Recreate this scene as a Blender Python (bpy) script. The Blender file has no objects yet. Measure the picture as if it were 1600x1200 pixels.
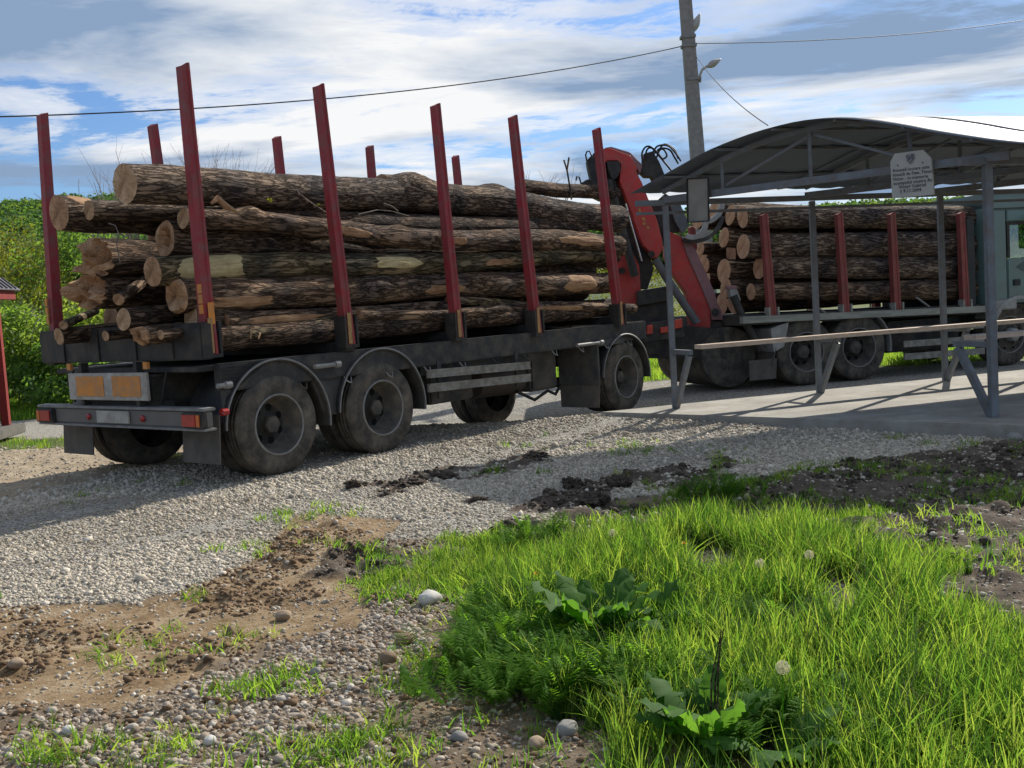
import bpy, bmesh, math, random
import numpy as np
from mathutils import Vector, Matrix, noise as mnoise
R = math.radians
rng = np.random.default_rng(7); random.seed(7)
S = bpy.context.scene; C = S.collection

# ------------------------------------------------------------------ camera
CH = 1.43; FPX = 1700.0
_p, _r = R(4.43), R(-3.52)
_fw = np.array([0, math.cos(_p), -math.sin(_p)]); _rt = np.array([1., 0, 0]); _up = np.cross(_rt, _fw)
CA = math.cos(_r) * _rt + math.sin(_r) * _up; CB = -math.sin(_r) * _rt + math.cos(_r) * _up; CC = _fw
cam = bpy.data.cameras.new('camera'); camo = bpy.data.objects.new('camera', cam); C.objects.link(camo); S.camera = camo
cam.sensor_width = 36; cam.lens = FPX / 1600 * 36; cam.clip_end = 5000; cam.clip_start = .05
camo.matrix_world = Matrix(((CA[0], CB[0], -CC[0], 0), (CA[1], CB[1], -CC[1], 0), (CA[2], CB[2], -CC[2], CH), (0, 0, 0, 1)))

# ------------------------------------------------------------------ light
SUN_AZ, SUN_EL = 38.0, 34.0            # azimuth to the right of +Y
w = bpy.data.worlds.new('World'); S.world = w; w.use_nodes = True
nt = w.node_tree; nt.nodes.clear()
def N(nt, t, **k):
    n = nt.nodes.new(t)
    for a, v in k.items():
        if a == 'op': n.operation = v
        elif a.startswith('i_'): n.inputs[int(a[2:])].default_value = v
        else: setattr(n, a, v)
    return n
def L(nt, a, b): nt.links.new(a, b)
def ramp(nt, stops, interp='LINEAR'):
    n = nt.nodes.new('ShaderNodeValToRGB'); n.color_ramp.interpolation = interp
    e = n.color_ramp.elements
    while len(e) > 1: e.remove(e[-1])
    e[0].position, e[0].color = stops[0][0], (*stops[0][1], 1) if len(stops[0][1]) == 3 else stops[0][1]
    for p, c in stops[1:]:
        x = e.new(p); x.color = (*c, 1)
    return n
out = N(nt, 'ShaderNodeOutputWorld'); bg = N(nt, 'ShaderNodeBackground'); bg.inputs[1].default_value = .1
sky = N(nt, 'ShaderNodeTexSky', sky_type='NISHITA', sun_disc=False, sun_elevation=R(SUN_EL), sun_rotation=R(SUN_AZ), air_density=1.0, dust_density=.6, ozone_density=1.6)
tc = N(nt, 'ShaderNodeTexCoord'); sp = N(nt, 'ShaderNodeSeparateXYZ'); L(nt, tc.outputs['Generated'], sp.inputs[0])
def MT(nt, op, a, b=None, c=None, clamp=False):
    n = nt.nodes.new('ShaderNodeMath'); n.operation = op; n.use_clamp = clamp
    for i, v in enumerate((a, b, c)):
        if v is None: continue
        if isinstance(v, (int, float)): n.inputs[i].default_value = v
        else: nt.links.new(v, n.inputs[i])
    return n.outputs[0]
zz = MT(nt, 'ADD', MT(nt, 'MAXIMUM', sp.outputs[2], 0.0), .05)
cx = MT(nt, 'DIVIDE', sp.outputs[0], zz); cy = MT(nt, 'DIVIDE', sp.outputs[1], zz)
cb = N(nt, 'ShaderNodeCombineXYZ'); L(nt, cx, cb.inputs[0]); L(nt, cy, cb.inputs[1])
def cloudn(scale, off, detail=9, rough=.58, dist=.6):
    mp = N(nt, 'ShaderNodeMapping'); L(nt, cb.outputs[0], mp.inputs[0]); mp.inputs['Location'].default_value = off
    mp.inputs['Rotation'].default_value = (0, 0, R(12)); mp.inputs['Scale'].default_value = (.8, 1.15, 1)
    n = N(nt, 'ShaderNodeTexNoise'); n.inputs['Scale'].default_value = scale; n.inputs['Detail'].default_value = detail
    n.inputs['Roughness'].default_value = rough; n.inputs['Distortion'].default_value = dist; L(nt, mp.outputs[0], n.inputs['Vector'])
    return n.outputs['Fac']
n1 = cloudn(.62, (55.3, 6.1, 0)); n2 = cloudn(.33, (9.5, 1.2, 0), 6, .5, .3); n3 = cloudn(2.6, (1.5, 4.2, 0), 10, .72, .5)
dens = MT(nt, 'ADD', MT(nt, 'MULTIPLY', n1, .56), MT(nt, 'ADD', MT(nt, 'MULTIPLY', n2, .22), MT(nt, 'MULTIPLY', n3, .24)))
cmask = ramp(nt, [(.435, (0, 0, 0)), (.475, (.65, .65, .65)), (.52, (1, 1, 1))], 'EASE'); L(nt, dens, cmask.inputs[0])
# thick cloud bases turn blue grey, thin edges stay white
n4 = cloudn(.42, (31.1, 4.8, 0), 7, .55, .5)
thick = MT(nt, 'ADD', MT(nt, 'MULTIPLY', n4, .75), MT(nt, 'MULTIPLY', dens, .3))
ccol = ramp(nt, [(.46, (6.3, 6.35, 6.4)), (.51, (4.3, 4.7, 5.3)), (.57, (1.75, 2.5, 3.7))]); L(nt, thick, ccol.inputs[0])
SKY_NODES = (n1, n4)
skc = N(nt, 'ShaderNodeMixRGB', blend_type='MULTIPLY'); skc.inputs[0].default_value = 1; L(nt, sky.outputs[0], skc.inputs[1]); skc.inputs[2].default_value = (.42, .57, .80, 1)
mx = N(nt, 'ShaderNodeMixRGB'); L(nt, cmask.outputs[0], mx.inputs[0]); L(nt, skc.outputs[0], mx.inputs[1]); L(nt, ccol.outputs[0], mx.inputs[2])
L(nt, mx.outputs[0], bg.inputs[0]); L(nt, bg.outputs[0], out.inputs[0])
sl = bpy.data.lights.new('sun', 'SUN'); sl.energy = 4.3; sl.angle = R(.6); sl.color = (1, .93, .82)
so = bpy.data.objects.new('sun', sl); C.objects.link(so)
sd = Vector((math.sin(R(SUN_AZ)) * math.cos(R(SUN_EL)), math.cos(R(SUN_AZ)) * math.cos(R(SUN_EL)), math.sin(R(SUN_EL))))
so.rotation_euler = sd.to_track_quat('Z', 'Y').to_euler()
S.view_settings.view_transform = 'Standard'; S.view_settings.look = 'None'; S.view_settings.gamma = 1; S.view_settings.exposure = .58
S.view_settings.use_curve_mapping = False
S.render.engine = 'CYCLES'; S.cycles.max_bounces = 8; S.cycles.transparent_max_bounces = 12; S.cycles.sample_clamp_indirect = 6

# ------------------------------------------------------------------ measuring helpers
def ray(x, y): return CC + (x - 800) / FPX * CA - (y - 600) / FPX * CB
CAM = np.array([0, 0, CH])
def g(x, y, z=0.): d = ray(x, y); return CAM + d * ((z - CH) / d[2])
def hit(x, y, o, n): d = ray(x, y); o = np.array(o, float); n = np.array(n, float); return CAM + d * (((o - CAM) @ n) / (d @ n))
class Frame:
    def __init__(s, o, u):
        u = np.array([u[0], u[1], 0.]); u /= np.linalg.norm(u)
        s.o = np.array(o, float); s.u = u; s.n = np.array([-u[1], u[0], 0.])
        s.rz = math.atan2(u[1], u[0]); s.M = Matrix.Translation(Vector(s.o)) @ Matrix.Rotation(s.rz, 4, 'Z')
    def loc(s, P): d = np.array(P) - s.o; return np.array([d @ s.u, d @ s.n, d[2]])
    def wor(s, P): return s.o + s.u * P[0] + s.n * P[1] + np.array([0, 0, 1.]) * P[2]
    def side(s, x, y, w): return s.loc(hit(x, y, s.o + s.n * w, s.n))
    def end(s, x, y, a): return s.loc(hit(x, y, s.o + s.u * a, s.u))
TR = Frame((-2.47, 9.11, 0), (.627, .779))
TK = Frame((4.49, 16.48, -.143), (.946, .326))
U = np.array([.945, .327, 0]); W = np.array([.73, -.685, 0]); UN = np.array([-.327, .945, 0])
P1 = np.array([1.79, 11.99, 0.]); P2 = np.array([3.59, 12.69, 0]); P3 = np.array([5.28, 13.21, 0]); P4 = np.array([4.28, 9.65, 0])
SLAB = .12

# ------------------------------------------------------------------ numpy value noise
_tab = np.random.default_rng(3).random((256, 256))
def vn(x, y):
    x = np.asarray(x, float); y = np.asarray(y, float)
    xi = np.floor(x).astype(int); yi = np.floor(y).astype(int); fx = x - xi; fy = y - yi
    fx = fx * fx * (3 - 2 * fx); fy = fy * fy * (3 - 2 * fy)
    t = lambda a, b: _tab[a & 255, b & 255]
    return (t(xi, yi) * (1 - fx) + t(xi + 1, yi) * fx) * (1 - fy) + (t(xi, yi + 1) * (1 - fx) + t(xi + 1, yi + 1) * fx) * fy
def fbm(x, y, o=4):
    s = 0; a = 1; T = 0
    for i in range(o): s = s + a * vn(x * 2 ** i + 17 * i, y * 2 ** i + 31 * i); T += a; a *= .5
    return s / T
def inpoly(px, py, poly):
    c = np.zeros(px.shape, bool); n = len(poly)
    for i in range(n):
        x0, y0 = poly[i]; x1, y1 = poly[(i + 1) % n]
        k = ((y0 > py) != (y1 > py)) & (px < (x1 - x0) * (py - y0) / (y1 - y0 + 1e-12) + x0); c ^= k
    return c
def sstep(a, b, x): t = np.clip((x - a) / (b - a), 0, 1); return t * t * (3 - 2 * t)
def gp(*pts): return [tuple(g(x, y)[:2]) for x, y in pts]
POLY = dict(
 sand=gp((-60, 955), (200, 938), (330, 905), (420, 865), (560, 850), (640, 905), (560, 985), (430, 1010), (330, 1070), (180, 1095), (-60, 1115)),
 sand2=gp((380, 880), (480, 800), (640, 815), (560, 880)),
 grass=gp((560, 905), (640, 860), (760, 840), (900, 835), (1040, 800), (1180, 790), (1330, 800), (1420, 850), (1620, 880), (1780, 960), (1760, 1300), (900, 1300), (960, 1140), (860, 1110), (745, 1075), (710, 960), (660, 930)),
 core=gp((760, 1090), (735, 960), (850, 885), (1000, 850), (1150, 805), (1300, 835), (1400, 880), (1480, 1000), (1700, 1030), (1760, 1300), (900, 1300), (980, 1140), (880, 1110)),
 bare=gp((1470, 915), (1560, 890), (1720, 880), (1740, 985), (1600, 1000), (1500, 975)), bare2=gp((1330, 850), (1380, 835), (1400, 868), (1340, 872)),
 grass2=gp((1040, 775), (1250, 765), (1400, 800), (1350, 860), (1050, 850)),
 mud=gp((830, 850), (900, 800), (1040, 790), (1200, 745), (1420, 715), (1640, 690), (1900, 700), (1900, 930), (1500, 900), (1380, 840), (1180, 830), (1000, 860)),
 mud2=gp((480, 900), (520, 865), (640, 855), (660, 885), (560, 905)),
 edge=gp((540, 765), (620, 745), (860, 705), (870, 722), (640, 775), (560, 780)),
 edge2=gp((760, 845), (800, 800), (880, 765), (980, 740), (1120, 715), (1170, 740), (1000, 800), (900, 835)),
 gravel=gp((-700, 1010), (0, 985), (200, 945), (340, 905), (420, 860), (520, 835), (560, 838), (700, 842), (830, 830), (930, 790), (1180, 752), (1560, 697), (1900, 670), (2400, 560), (1700, 520), (800, 535), (-600, 620)),
 dirt=gp((-900, 860), (-100, 800), (60, 770), (200, 735), (300, 720), (330, 700), (200, 690), (0, 700), (-900, 740)),
 farg=gp((-900, 745), (0, 703), (130, 698), (150, 684), (0, 684), (-900, 700)),
 farg2=[(2.0, 14.2), (7, 14.8), (14, 17.5), (14, 16.3), (6, 13.8), (2.4, 12.9)],
)
def mask(name, x, y, wob=.12, sc=1.7, soft=0):
    nx = (fbm(x * sc, y * sc, 4) - .5) * 2 * wob * 2; ny = (fbm(x * sc + 50, y * sc + 9, 4) - .5) * 2 * wob * 2
    return inpoly(x + nx, y + ny, POLY[name])
def base_h(x, y): return -.143 * sstep(0, 1, (y + .3 * x - 12) / 3.5) - .15 * np.exp(-(((x + .45) / 1.6) ** 2 + ((y - 15.1) / 1.5) ** 2))
def hgt(x, y, detail=True):
    x = np.asarray(x, float); y = np.asarray(y, float)
    h = base_h(x, y)
    near = 1 - sstep(10, 14, y)
    h = h + (fbm(x * .8, y * .8, 3) - .5) * .05 * near
    # gravel banked against the gable end of the slab, highest at its left corner
    qx = x - P1[0]; qy = y - P1[1]; det = U[0] * W[1] - U[1] * W[0]; a_ = (qx * W[1] - qy * W[0]) / det; b_ = (U[0] * qy - U[1] * qx) / det
    h = h + .075 * np.clip(1 - np.maximum(b_, -.4) / 3.6, 0, 1) * np.clip(1 - np.abs(a_ + .55) / 1.3, 0, 1) * sstep(-1.6, -.5, b_)
    return h
def groundz(x, y): return float(hgt(np.array([x]), np.array([y]))[0])
def zones(x, y):
    m = {k: mask(k, x, y, .05 if k in ('edge', 'edge2', 'mud2', 'sand2') else .11, 2.3 if k != 'farg' else 1.) for k in POLY}
    z = {}
    far = (y > 19.0)
    z['mud'] = m['mud'] | m['mud2'] | (m['edge'] & (fbm(x * 5, y * 5, 3) > .5)) | (m['edge2'] & (fbm(x * 4, y * 4, 3) > .46))
    z['mud'] = z['mud'] | ((m['bare'] | m['bare2']) & (fbm(x * 5, y * 5, 3) > .42))
    z['grass'] = (m['grass'] | m['grass2']) & ~(m['mud2'] | m['bare'] | m['bare2'])
    z['sand'] = (m['sand'] | m['sand2']) & ~z['grass']
    z['dirt'] = m['dirt'] | ((y > 15) & (x < -4) & (y < 19))*False
    z['gravel'] = m['gravel'] & ~z['mud'] & ~z['grass'] & ~z['sand'] & ~z['dirt'] & ~far & ~m['farg']
    z['farg'] = m['farg'] | m['farg2'] | far
    return z

# ------------------------------------------------------------------ materials
MATS = {}
def M(name, c1, c2=None, scale=8., rough=.8, bump=0., metal=0., stretch=(1, 1, 1), c3=None, spec=.3, detail=6, pos=(.35, .65), bscale=None, coord='Object', dirt=None, trans=None):
    if name in MATS: return MATS[name]
    m = bpy.data.materials.new(name); m.use_nodes = True; nt = m.node_tree; b = nt.nodes['Principled BSDF']
    b.inputs['Roughness'].default_value = rough; b.inputs['Metallic'].default_value = metal; b.inputs['Specular IOR Level'].default_value = spec
    tc = N(nt, 'ShaderNodeTexCoord'); mp = N(nt, 'ShaderNodeMapping'); L(nt, tc.outputs[coord], mp.inputs[0]); mp.inputs['Scale'].default_value = stretch
    n = N(nt, 'ShaderNodeTexNoise'); n.inputs['Scale'].default_value = scale; n.inputs['Detail'].default_value = detail; n.inputs['Roughness'].default_value = .6; L(nt, mp.outputs[0], n.inputs['Vector'])
    c2 = c2 or tuple(v * .75 for v in c1)
    st = [(pos[0], c1), (pos[1], c2)] if c3 is None else [(pos[0], c1), ((pos[0] + pos[1]) / 2, c2), (pos[1], c3)]
    rp = ramp(nt, st); L(nt, n.outputs['Fac'], rp.inputs[0]); col = rp.outputs[0]
    if dirt:                       # patchy dirt over everything: colour, amount
        n2 = N(nt, 'ShaderNodeTexNoise'); n2.inputs['Scale'].default_value = dirt[2]; n2.inputs['Detail'].default_value = 8; n2.inputs['Roughness'].default_value = .7; L(nt, tc.outputs[coord], n2.inputs['Vector'])
        r2 = ramp(nt, [(.42, (0, 0, 0)), (.72, (dirt[1],) * 3)]); L(nt, n2.outputs['Fac'], r2.inputs[0])
        mx = N(nt, 'ShaderNodeMixRGB'); L(nt, r2.outputs[0], mx.inputs[0]); L(nt, col, mx.inputs[1]); mx.inputs[2].default_value = (*dirt[0], 1); col = mx.outputs[0]
    L(nt, col, b.inputs['Base Color'])
    if bump:
        nb = n
        if bscale:
            nb = N(nt, 'ShaderNodeTexNoise'); nb.inputs['Scale'].default_value = bscale; nb.inputs['Detail'].default_value = 5; L(nt, mp.outputs[0], nb.inputs['Vector'])
        bp = N(nt, 'ShaderNodeBump'); bp.inputs['Strength'].default_value = bump; bp.inputs['Distance'].default_value = .02; L(nt, nb.outputs['Fac'], bp.inputs['Height']); L(nt, bp.outputs[0], b.inputs['Normal'])
    MATS[name] = m; return m
def bark_mat(name, dark, mid, light, sc=1.0, moss=None):
    m = bpy.data.materials.new(name); m.use_nodes = True; nt = m.node_tree; b = nt.nodes['Principled BSDF']
    b.inputs['Roughness'].default_value = .92; b.inputs['Specular IOR Level'].default_value = .12
    tc = N(nt, 'ShaderNodeTexCoord'); mp = N(nt, 'ShaderNodeMapping'); L(nt, tc.outputs['Object'], mp.inputs[0]); mp.inputs['Scale'].default_value = (.17 * sc, 1 * sc, 1 * sc)
    oi = N(nt, 'ShaderNodeObjectInfo'); of = N(nt, 'ShaderNodeCombineXYZ'); L(nt, MT(nt, 'MULTIPLY', oi.outputs['Random'], 37.), of.inputs[0]); L(nt, MT(nt, 'MULTIPLY', oi.outputs['Random'], 91.), of.inputs[1])
    sh_ = N(nt, 'ShaderNodeVectorMath', operation='ADD'); L(nt, mp.outputs[0], sh_.inputs[0]); L(nt, of.outputs[0], sh_.inputs[1])
    wn = N(nt, 'ShaderNodeTexNoise'); wn.inputs['Scale'].default_value = 7; wn.inputs['Detail'].default_value = 4; L(nt, sh_.outputs[0], wn.inputs['Vector'])
    ad = N(nt, 'ShaderNodeMixRGB', blend_type='LINEAR_LIGHT'); ad.inputs[0].default_value = .07; L(nt, sh_.outputs[0], ad.inputs[1]); L(nt, wn.outputs['Color'], ad.inputs[2])
    v = N(nt, 'ShaderNodeTexNoise'); v.inputs['Scale'].default_value = 30; v.inputs['Detail'].default_value = 4; v.inputs['Roughness'].default_value = .55; L(nt, ad.outputs[0], v.inputs['Vector'])
    n = N(nt, 'ShaderNodeTexNoise'); n.inputs['Scale'].default_value = 70; n.inputs['Detail'].default_value = 6; n.inputs['Roughness'].default_value = .7; L(nt, ad.outputs[0], n.inputs['Vector'])
    vr = ramp(nt, [(0, (0, 0, 0)), (.10, (1, 1, 1))]); L(nt, MT(nt, 'ABSOLUTE', MT(nt, 'SUBTRACT', v.outputs['Fac'], .5)), vr.inputs[0])
    h = MT(nt, 'ADD', MT(nt, 'MULTIPLY', vr.outputs[0], .62), MT(nt, 'MULTIPLY', n.outputs['Fac'], .6))
    cr = ramp(nt, [(.3, dark), (.62, mid), (.9, light)]); L(nt, h, cr.inputs[0])
    big = N(nt, 'ShaderNodeTexNoise'); big.inputs['Scale'].default_value = 2.2; big.inputs['Detail'].default_value = 5; L(nt, tc.outputs['Object'], big.inputs['Vector'])
    br = ramp(nt, [(.4, (.55, .55, .6)), (.62, (1.25, 1.1, .95))]); L(nt, big.outputs['Fac'], br.inputs[0])
    mm = N(nt, 'ShaderNodeMixRGB', blend_type='MULTIPLY'); mm.inputs[0].default_value = 1; L(nt, cr.outputs[0], mm.inputs[1]); L(nt, br.outputs[0], mm.inputs[2])
    col = mm.outputs[0]
    fl = N(nt, 'ShaderNodeTexNoise'); fl.inputs['Scale'].default_value = 11; fl.inputs['Detail'].default_value = 9; fl.inputs['Roughness'].default_value = .75; L(nt, ad.outputs[0], fl.inputs['Vector'])
    fr = ramp(nt, [(.66, (0, 0, 0)), (.70, (.8, .8, .8))]); L(nt, fl.outputs['Fac'], fr.inputs[0])
    m2 = N(nt, 'ShaderNodeMixRGB'); L(nt, fr.outputs[0], m2.inputs[0]); L(nt, col, m2.inputs[1]); m2.inputs[2].default_value = (.24, .19, .14, 1) if not moss else (*moss, 1)
    L(nt, m2.outputs[0], b.inputs['Base Color'])
    bp = N(nt, 'ShaderNodeBump'); bp.inputs['Strength'].default_value = 1.; bp.inputs['Distance'].default_value = .03; L(nt, h, bp.inputs['Height']); L(nt, bp.outputs[0], b.inputs['Normal'])
    return m
BARK = [bark_mat('bark_furrowed', (.042, .034, .029), (.145, .117, .096), (.28, .235, .195)),
        bark_mat('bark_brown', (.045, .034, .026), (.15, .11, .082), (.27, .205, .155), .8),
        bark_mat('bark_dark', (.032, .025, .021), (.105, .08, .063), (.20, .152, .118), 1.1),
        bark_mat('bark_mossy', (.040, .036, .024), (.135, .118, .075), (.24, .205, .135), .7, (.15, .15, .06))]
def wood_mat(name, c1, c2, c3, rings=True):
    m = bpy.data.materials.new(name); m.use_nodes = True; nt = m.node_tree; b = nt.nodes['Principled BSDF']; b.inputs['Roughness'].default_value = .85; b.inputs['Specular IOR Level'].default_value = .2
    tc = N(nt, 'ShaderNodeTexCoord'); sp = N(nt, 'ShaderNodeSeparateXYZ'); L(nt, tc.outputs['Object'], sp.inputs[0])
    n = N(nt, 'ShaderNodeTexNoise'); n.inputs['Scale'].default_value = 9; n.inputs['Detail'].default_value = 8; n.inputs['Roughness'].default_value = .7; L(nt, tc.outputs['Object'], n.inputs['Vector'])
    if rings:
        rr = MT(nt, 'SQRT', MT(nt, 'ADD', MT(nt, 'MULTIPLY', sp.outputs[1], sp.outputs[1]), MT(nt, 'MULTIPLY', sp.outputs[2], sp.outputs[2])))
        sn = MT(nt, 'SINE', MT(nt, 'ADD', MT(nt, 'MULTIPLY', rr, 520.), MT(nt, 'MULTIPLY', n.outputs['Fac'], 14.)))
        an = MT(nt, 'ARCTAN2', sp.outputs[1], sp.outputs[2]); oi = N(nt, 'ShaderNodeObjectInfo')
        cbn = N(nt, 'ShaderNodeCombineXYZ'); L(nt, MT(nt, 'MULTIPLY', an, 2.2), cbn.inputs[0]); L(nt, MT(nt, 'MULTIPLY', rr, 2.5), cbn.inputs[1]); L(nt, MT(nt, 'MULTIPLY', oi.outputs['Random'], 50.), cbn.inputs[2])
        cn = N(nt, 'ShaderNodeTexNoise'); cn.inputs['Scale'].default_value = 1.6; cn.inputs['Detail'].default_value = 2; L(nt, cbn.outputs[0], cn.inputs['Vector'])
        ck = MT(nt, 'SUBTRACT', 1., MT(nt, 'MULTIPLY', MT(nt, 'ABSOLUTE', MT(nt, 'SUBTRACT', cn.outputs['Fac'], .5)), 70., clamp=True), clamp=True)
        h = MT(nt, 'SUBTRACT', MT(nt, 'ADD', MT(nt, 'ADD', MT(nt, 'MULTIPLY', sn, .07), n.outputs['Fac']), MT(nt, 'MULTIPLY', MT(nt, 'SUBTRACT', rr, .10), 1.1)), MT(nt, 'MULTIPLY', ck, .35))
    else:
        mp = N(nt, 'ShaderNodeMapping'); mp.inputs['Scale'].default_value = (.12, 1, 1); L(nt, tc.outputs['Object'], mp.inputs[0])
        n2 = N(nt, 'ShaderNodeTexNoise'); n2.inputs['Scale'].default_value = 40; n2.inputs['Detail'].default_value = 6; L(nt, mp.outputs[0], n2.inputs['Vector'])
        h = MT(nt, 'ADD', MT(nt, 'MULTIPLY', n2.outputs['Fac'], .5), MT(nt, 'MULTIPLY', n.outputs['Fac'], .5))
    cr = ramp(nt, [(.3, c1), (.52, c2), (.72, c3)]); L(nt, h, cr.inputs[0]); L(nt, cr.outputs[0], b.inputs['Base Color'])
    bp = N(nt, 'ShaderNodeBump'); bp.inputs['Strength'].default_value = .5; bp.inputs['Distance'].default_value = .01; L(nt, h, bp.inputs['Height']); L(nt, bp.outputs[0], b.inputs['Normal'])
    return m
CUT = wood_mat('cut_wood', (.24, .14, .07), (.48, .32, .19), (.60, .44, .30))
CUTD = wood_mat('weathered_cut_wood', (.19, .105, .055), (.42, .25, .14), (.56, .38, .23))
CUTP = wood_mat('pink_cut_wood', (.36, .19, .11), (.58, .35, .21), (.66, .45, .30))
PALE = wood_mat('peeled_wood', (.24, .18, .09), (.46, .38, .20), (.58, .50, .30), False)
BARE = wood_mat('bare_wood', (.16, .085, .045), (.34, .20, .11), (.50, .34, .2), False)
RED = M('red_paint', (.34, .035, .045), (.25, .028, .036), 5, .55, .2, dirt=((.16, .10, .085), .85, 9), spec=.35, stretch=(1, 1, .35))
REDB = M('bright_red_paint', (.52, .045, .04), (.40, .035, .035), 4, .5, .15, dirt=((.24, .12, .09), .6, 7), spec=.35)
REDT = M('faded_red_paint', (.30, .075, .065), (.22, .05, .045), 4, .6, .15, dirt=((.13, .07, .05), .8, 5))
BLK = M('black_steel', (.022, .024, .026), (.035, .034, .032), 5, .62, .2, dirt=((.09, .075, .06), .75, 6))
DRK = M('chassis_steel', (.030, .033, .037), (.045, .044, .043), 4, .7, .25, dirt=((.12, .105, .085), .9, 5))
RUB = M('tyre_rubber', (.045, .043, .041), (.075, .069, .061), 9, .88, .35, dirt=((.19, .165, .13), .9, 5), spec=.2)
RIM = M('dusty_rim', (.05, .048, .045), (.085, .08, .07), 10, .7, .1, dirt=((.17, .145, .115), .7, 7))
DISC = M('wheel_disc', (.030, .030, .030), (.045, .043, .04), 10, .75, .1, dirt=((.10, .085, .07), .6, 7))
GRD = M('mudguard_plastic', (.040, .043, .046), (.06, .06, .06), 6, .55, .1, dirt=((.15, .135, .115), .7, 4))
LIP = M('worn_edge', (.26, .26, .25), (.17, .165, .16), 12, .6, .1)
ALU = M('aluminium_rail', (.34, .33, .30), (.22, .21, .185), 14, .55, .2, metal=.15, dirt=((.10, .09, .07), .8, 9))
FLAP = M('rubber_flap', (.075, .072, .068), (.11, .10, .09), 6, .8, .15, dirt=((.19, .165, .13), .6, 4))
CLR = M('orange_reflector', (.70, .27, .04), (.55, .22, .05), 8, .5, dirt=((.30, .22, .15), .8, 9))
YEL = M('dusty_yellow_strip', (.42, .26, .10), (.30, .17, .08), 16, .6)
LAMP_R = M('red_lens', (.42, .02, .018), (.30, .02, .018), 20, .25, spec=.6)
LAMP_O = M('amber_lens', (.55, .14, .02), (.45, .1, .02), 20, .25, spec=.6)
WHT = M('white_plate', (.50, .48, .43), (.36, .34, .30), 7, .65, dirt=((.22, .19, .155), .85, 10))
GREY = M('grey_metal_paint', (.17, .20, .225), (.13, .15, .17), 6, .5, .1, dirt=((.16, .12, .095), .7, 12), spec=.4)
ROOFU = M('roof_sheet', (.092, .115, .150), (.078, .096, .125), 3, .5, .04, spec=.45)
WOODL = M('planed_plank', (.62, .50, .39), (.50, .38, .28), 30, .42, .15, stretch=(.06, 1, 1))
CONC = M('concrete', (.40, .385, .34), (.26, .25, .225), 1.7, .9, .25, bscale=40, dirt=((.22, .19, .15), .85, 4), detail=9)
POLEM = M('pole_concrete', (.30, .29, .27), (.22, .21, .195), 9, .9, .3)
GRAYDECK = M('weathered_deck', (.36, .36, .31), (.24, .24, .205), 14, .85, .3, stretch=(.2, 1, 1))
TEAL = M('teal_cab_paint', (.13, .215, .205), (.105, .18, .172), 3, .38, .04, dirt=((.17, .17, .145), .55, 3), spec=.5)
LGREY = M('light_grey_plastic', (.34, .35, .34), (.26, .265, .26), 5, .5, .05, dirt=((.2, .18, .15), .6, 5))
CHROME = M('chrome_rod', (.62, .62, .62), (.5, .5, .5), 10, .18, metal=1.)
PINKM = M('dusty_boom_steel', (.30, .15, .16), (.22, .12, .13), 5, .5, .15, dirt=((.16, .12, .11), .6, 8))
CABLE = M('black_cable', (.02, .02, .02), (.03, .03, .03), 10, .6)
INK = M('sign_ink', (.05, .05, .06), (.07, .07, .08), 10, .8)
SIGN = M('sign_stone', (.46, .46, .42), (.40, .40, .37), 5, .7)
LAMPG = M('lamp_housing', (.42, .42, .40), (.33, .33, .32), 8, .5)
def glass_mat():
    m = bpy.data.materials.new('cab_glass'); m.use_nodes = True; nt = m.node_tree; nt.nodes.clear()
    o = N(nt, 'ShaderNodeOutputMaterial'); t = N(nt, 'ShaderNodeBsdfTransparent'); t.inputs[0].default_value = (.7, .82, .78, 1); gl = N(nt, 'ShaderNodeBsdfGlossy'); gl.inputs[1].default_value = .05
    mx = N(nt, 'ShaderNodeMixShader'); mx.inputs[0].default_value = .22; L(nt, t.outputs[0], mx.inputs[1]); L(nt, gl.outputs[0], mx.inputs[2]); L(nt, mx.outputs[0], o.inputs[0]); return m
GLASS = glass_mat()
def leaf_mat(name, cols, tr=.5, rough=.55, trc=1.9, spec=.25):
    m = bpy.data.materials.new(name); m.use_nodes = True; nt = m.node_tree; nt.nodes.clear()
    o = N(nt, 'ShaderNodeOutputMaterial'); oi = N(nt, 'ShaderNodeObjectInfo'); tc = N(nt, 'ShaderNodeTexCoord')
    n = N(nt, 'ShaderNodeTexNoise'); n.inputs['Scale'].default_value = 2.3; n.inputs['Detail'].default_value = 4; L(nt, tc.outputs['Object'], n.inputs['Vector'])
    f = MT(nt, 'ADD', MT(nt, 'MULTIPLY', n.outputs['Fac'], .55), MT(nt, 'MULTIPLY', oi.outputs['Random'], .45))
    cr = ramp(nt, [(.2 + .5 * i / max(1, len(cols) - 1), c) for i, c in enumerate(cols)]); L(nt, f, cr.inputs[0])
    b = N(nt, 'ShaderNodeBsdfPrincipled'); b.inputs['Roughness'].default_value = rough; b.inputs['Specular IOR Level'].default_value = spec; L(nt, cr.outputs[0], b.inputs['Base Color'])
    t = N(nt, 'ShaderNodeBsdfTranslucent'); mu = N(nt, 'ShaderNodeMixRGB', blend_type='MULTIPLY'); mu.inputs[0].default_value = 1; L(nt, cr.outputs[0], mu.inputs[1]); mu.inputs[2].default_value = (trc * 1.3, trc * 1.2, trc * .5, 1); L(nt, mu.outputs[0], t.inputs[0])
    mx = N(nt, 'ShaderNodeMixShader'); mx.inputs[0].default_value = tr; L(nt, b.outputs[0], mx.inputs[1]); L(nt, t.outputs[0], mx.inputs[2]); L(nt, mx.outputs[0], o.inputs[0]); return m
GRASSD = leaf_mat('dark_grass_blade', [(.02, .06, .014), (.04, .10, .022)], .45, .55, 1.8)
GRASSM = leaf_mat('grass_blade', [(.026, .075, .016), (.06, .13, .027), (.10, .175, .036), (.145, .20, .055)], .55, .68, 2.7, .12)
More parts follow.
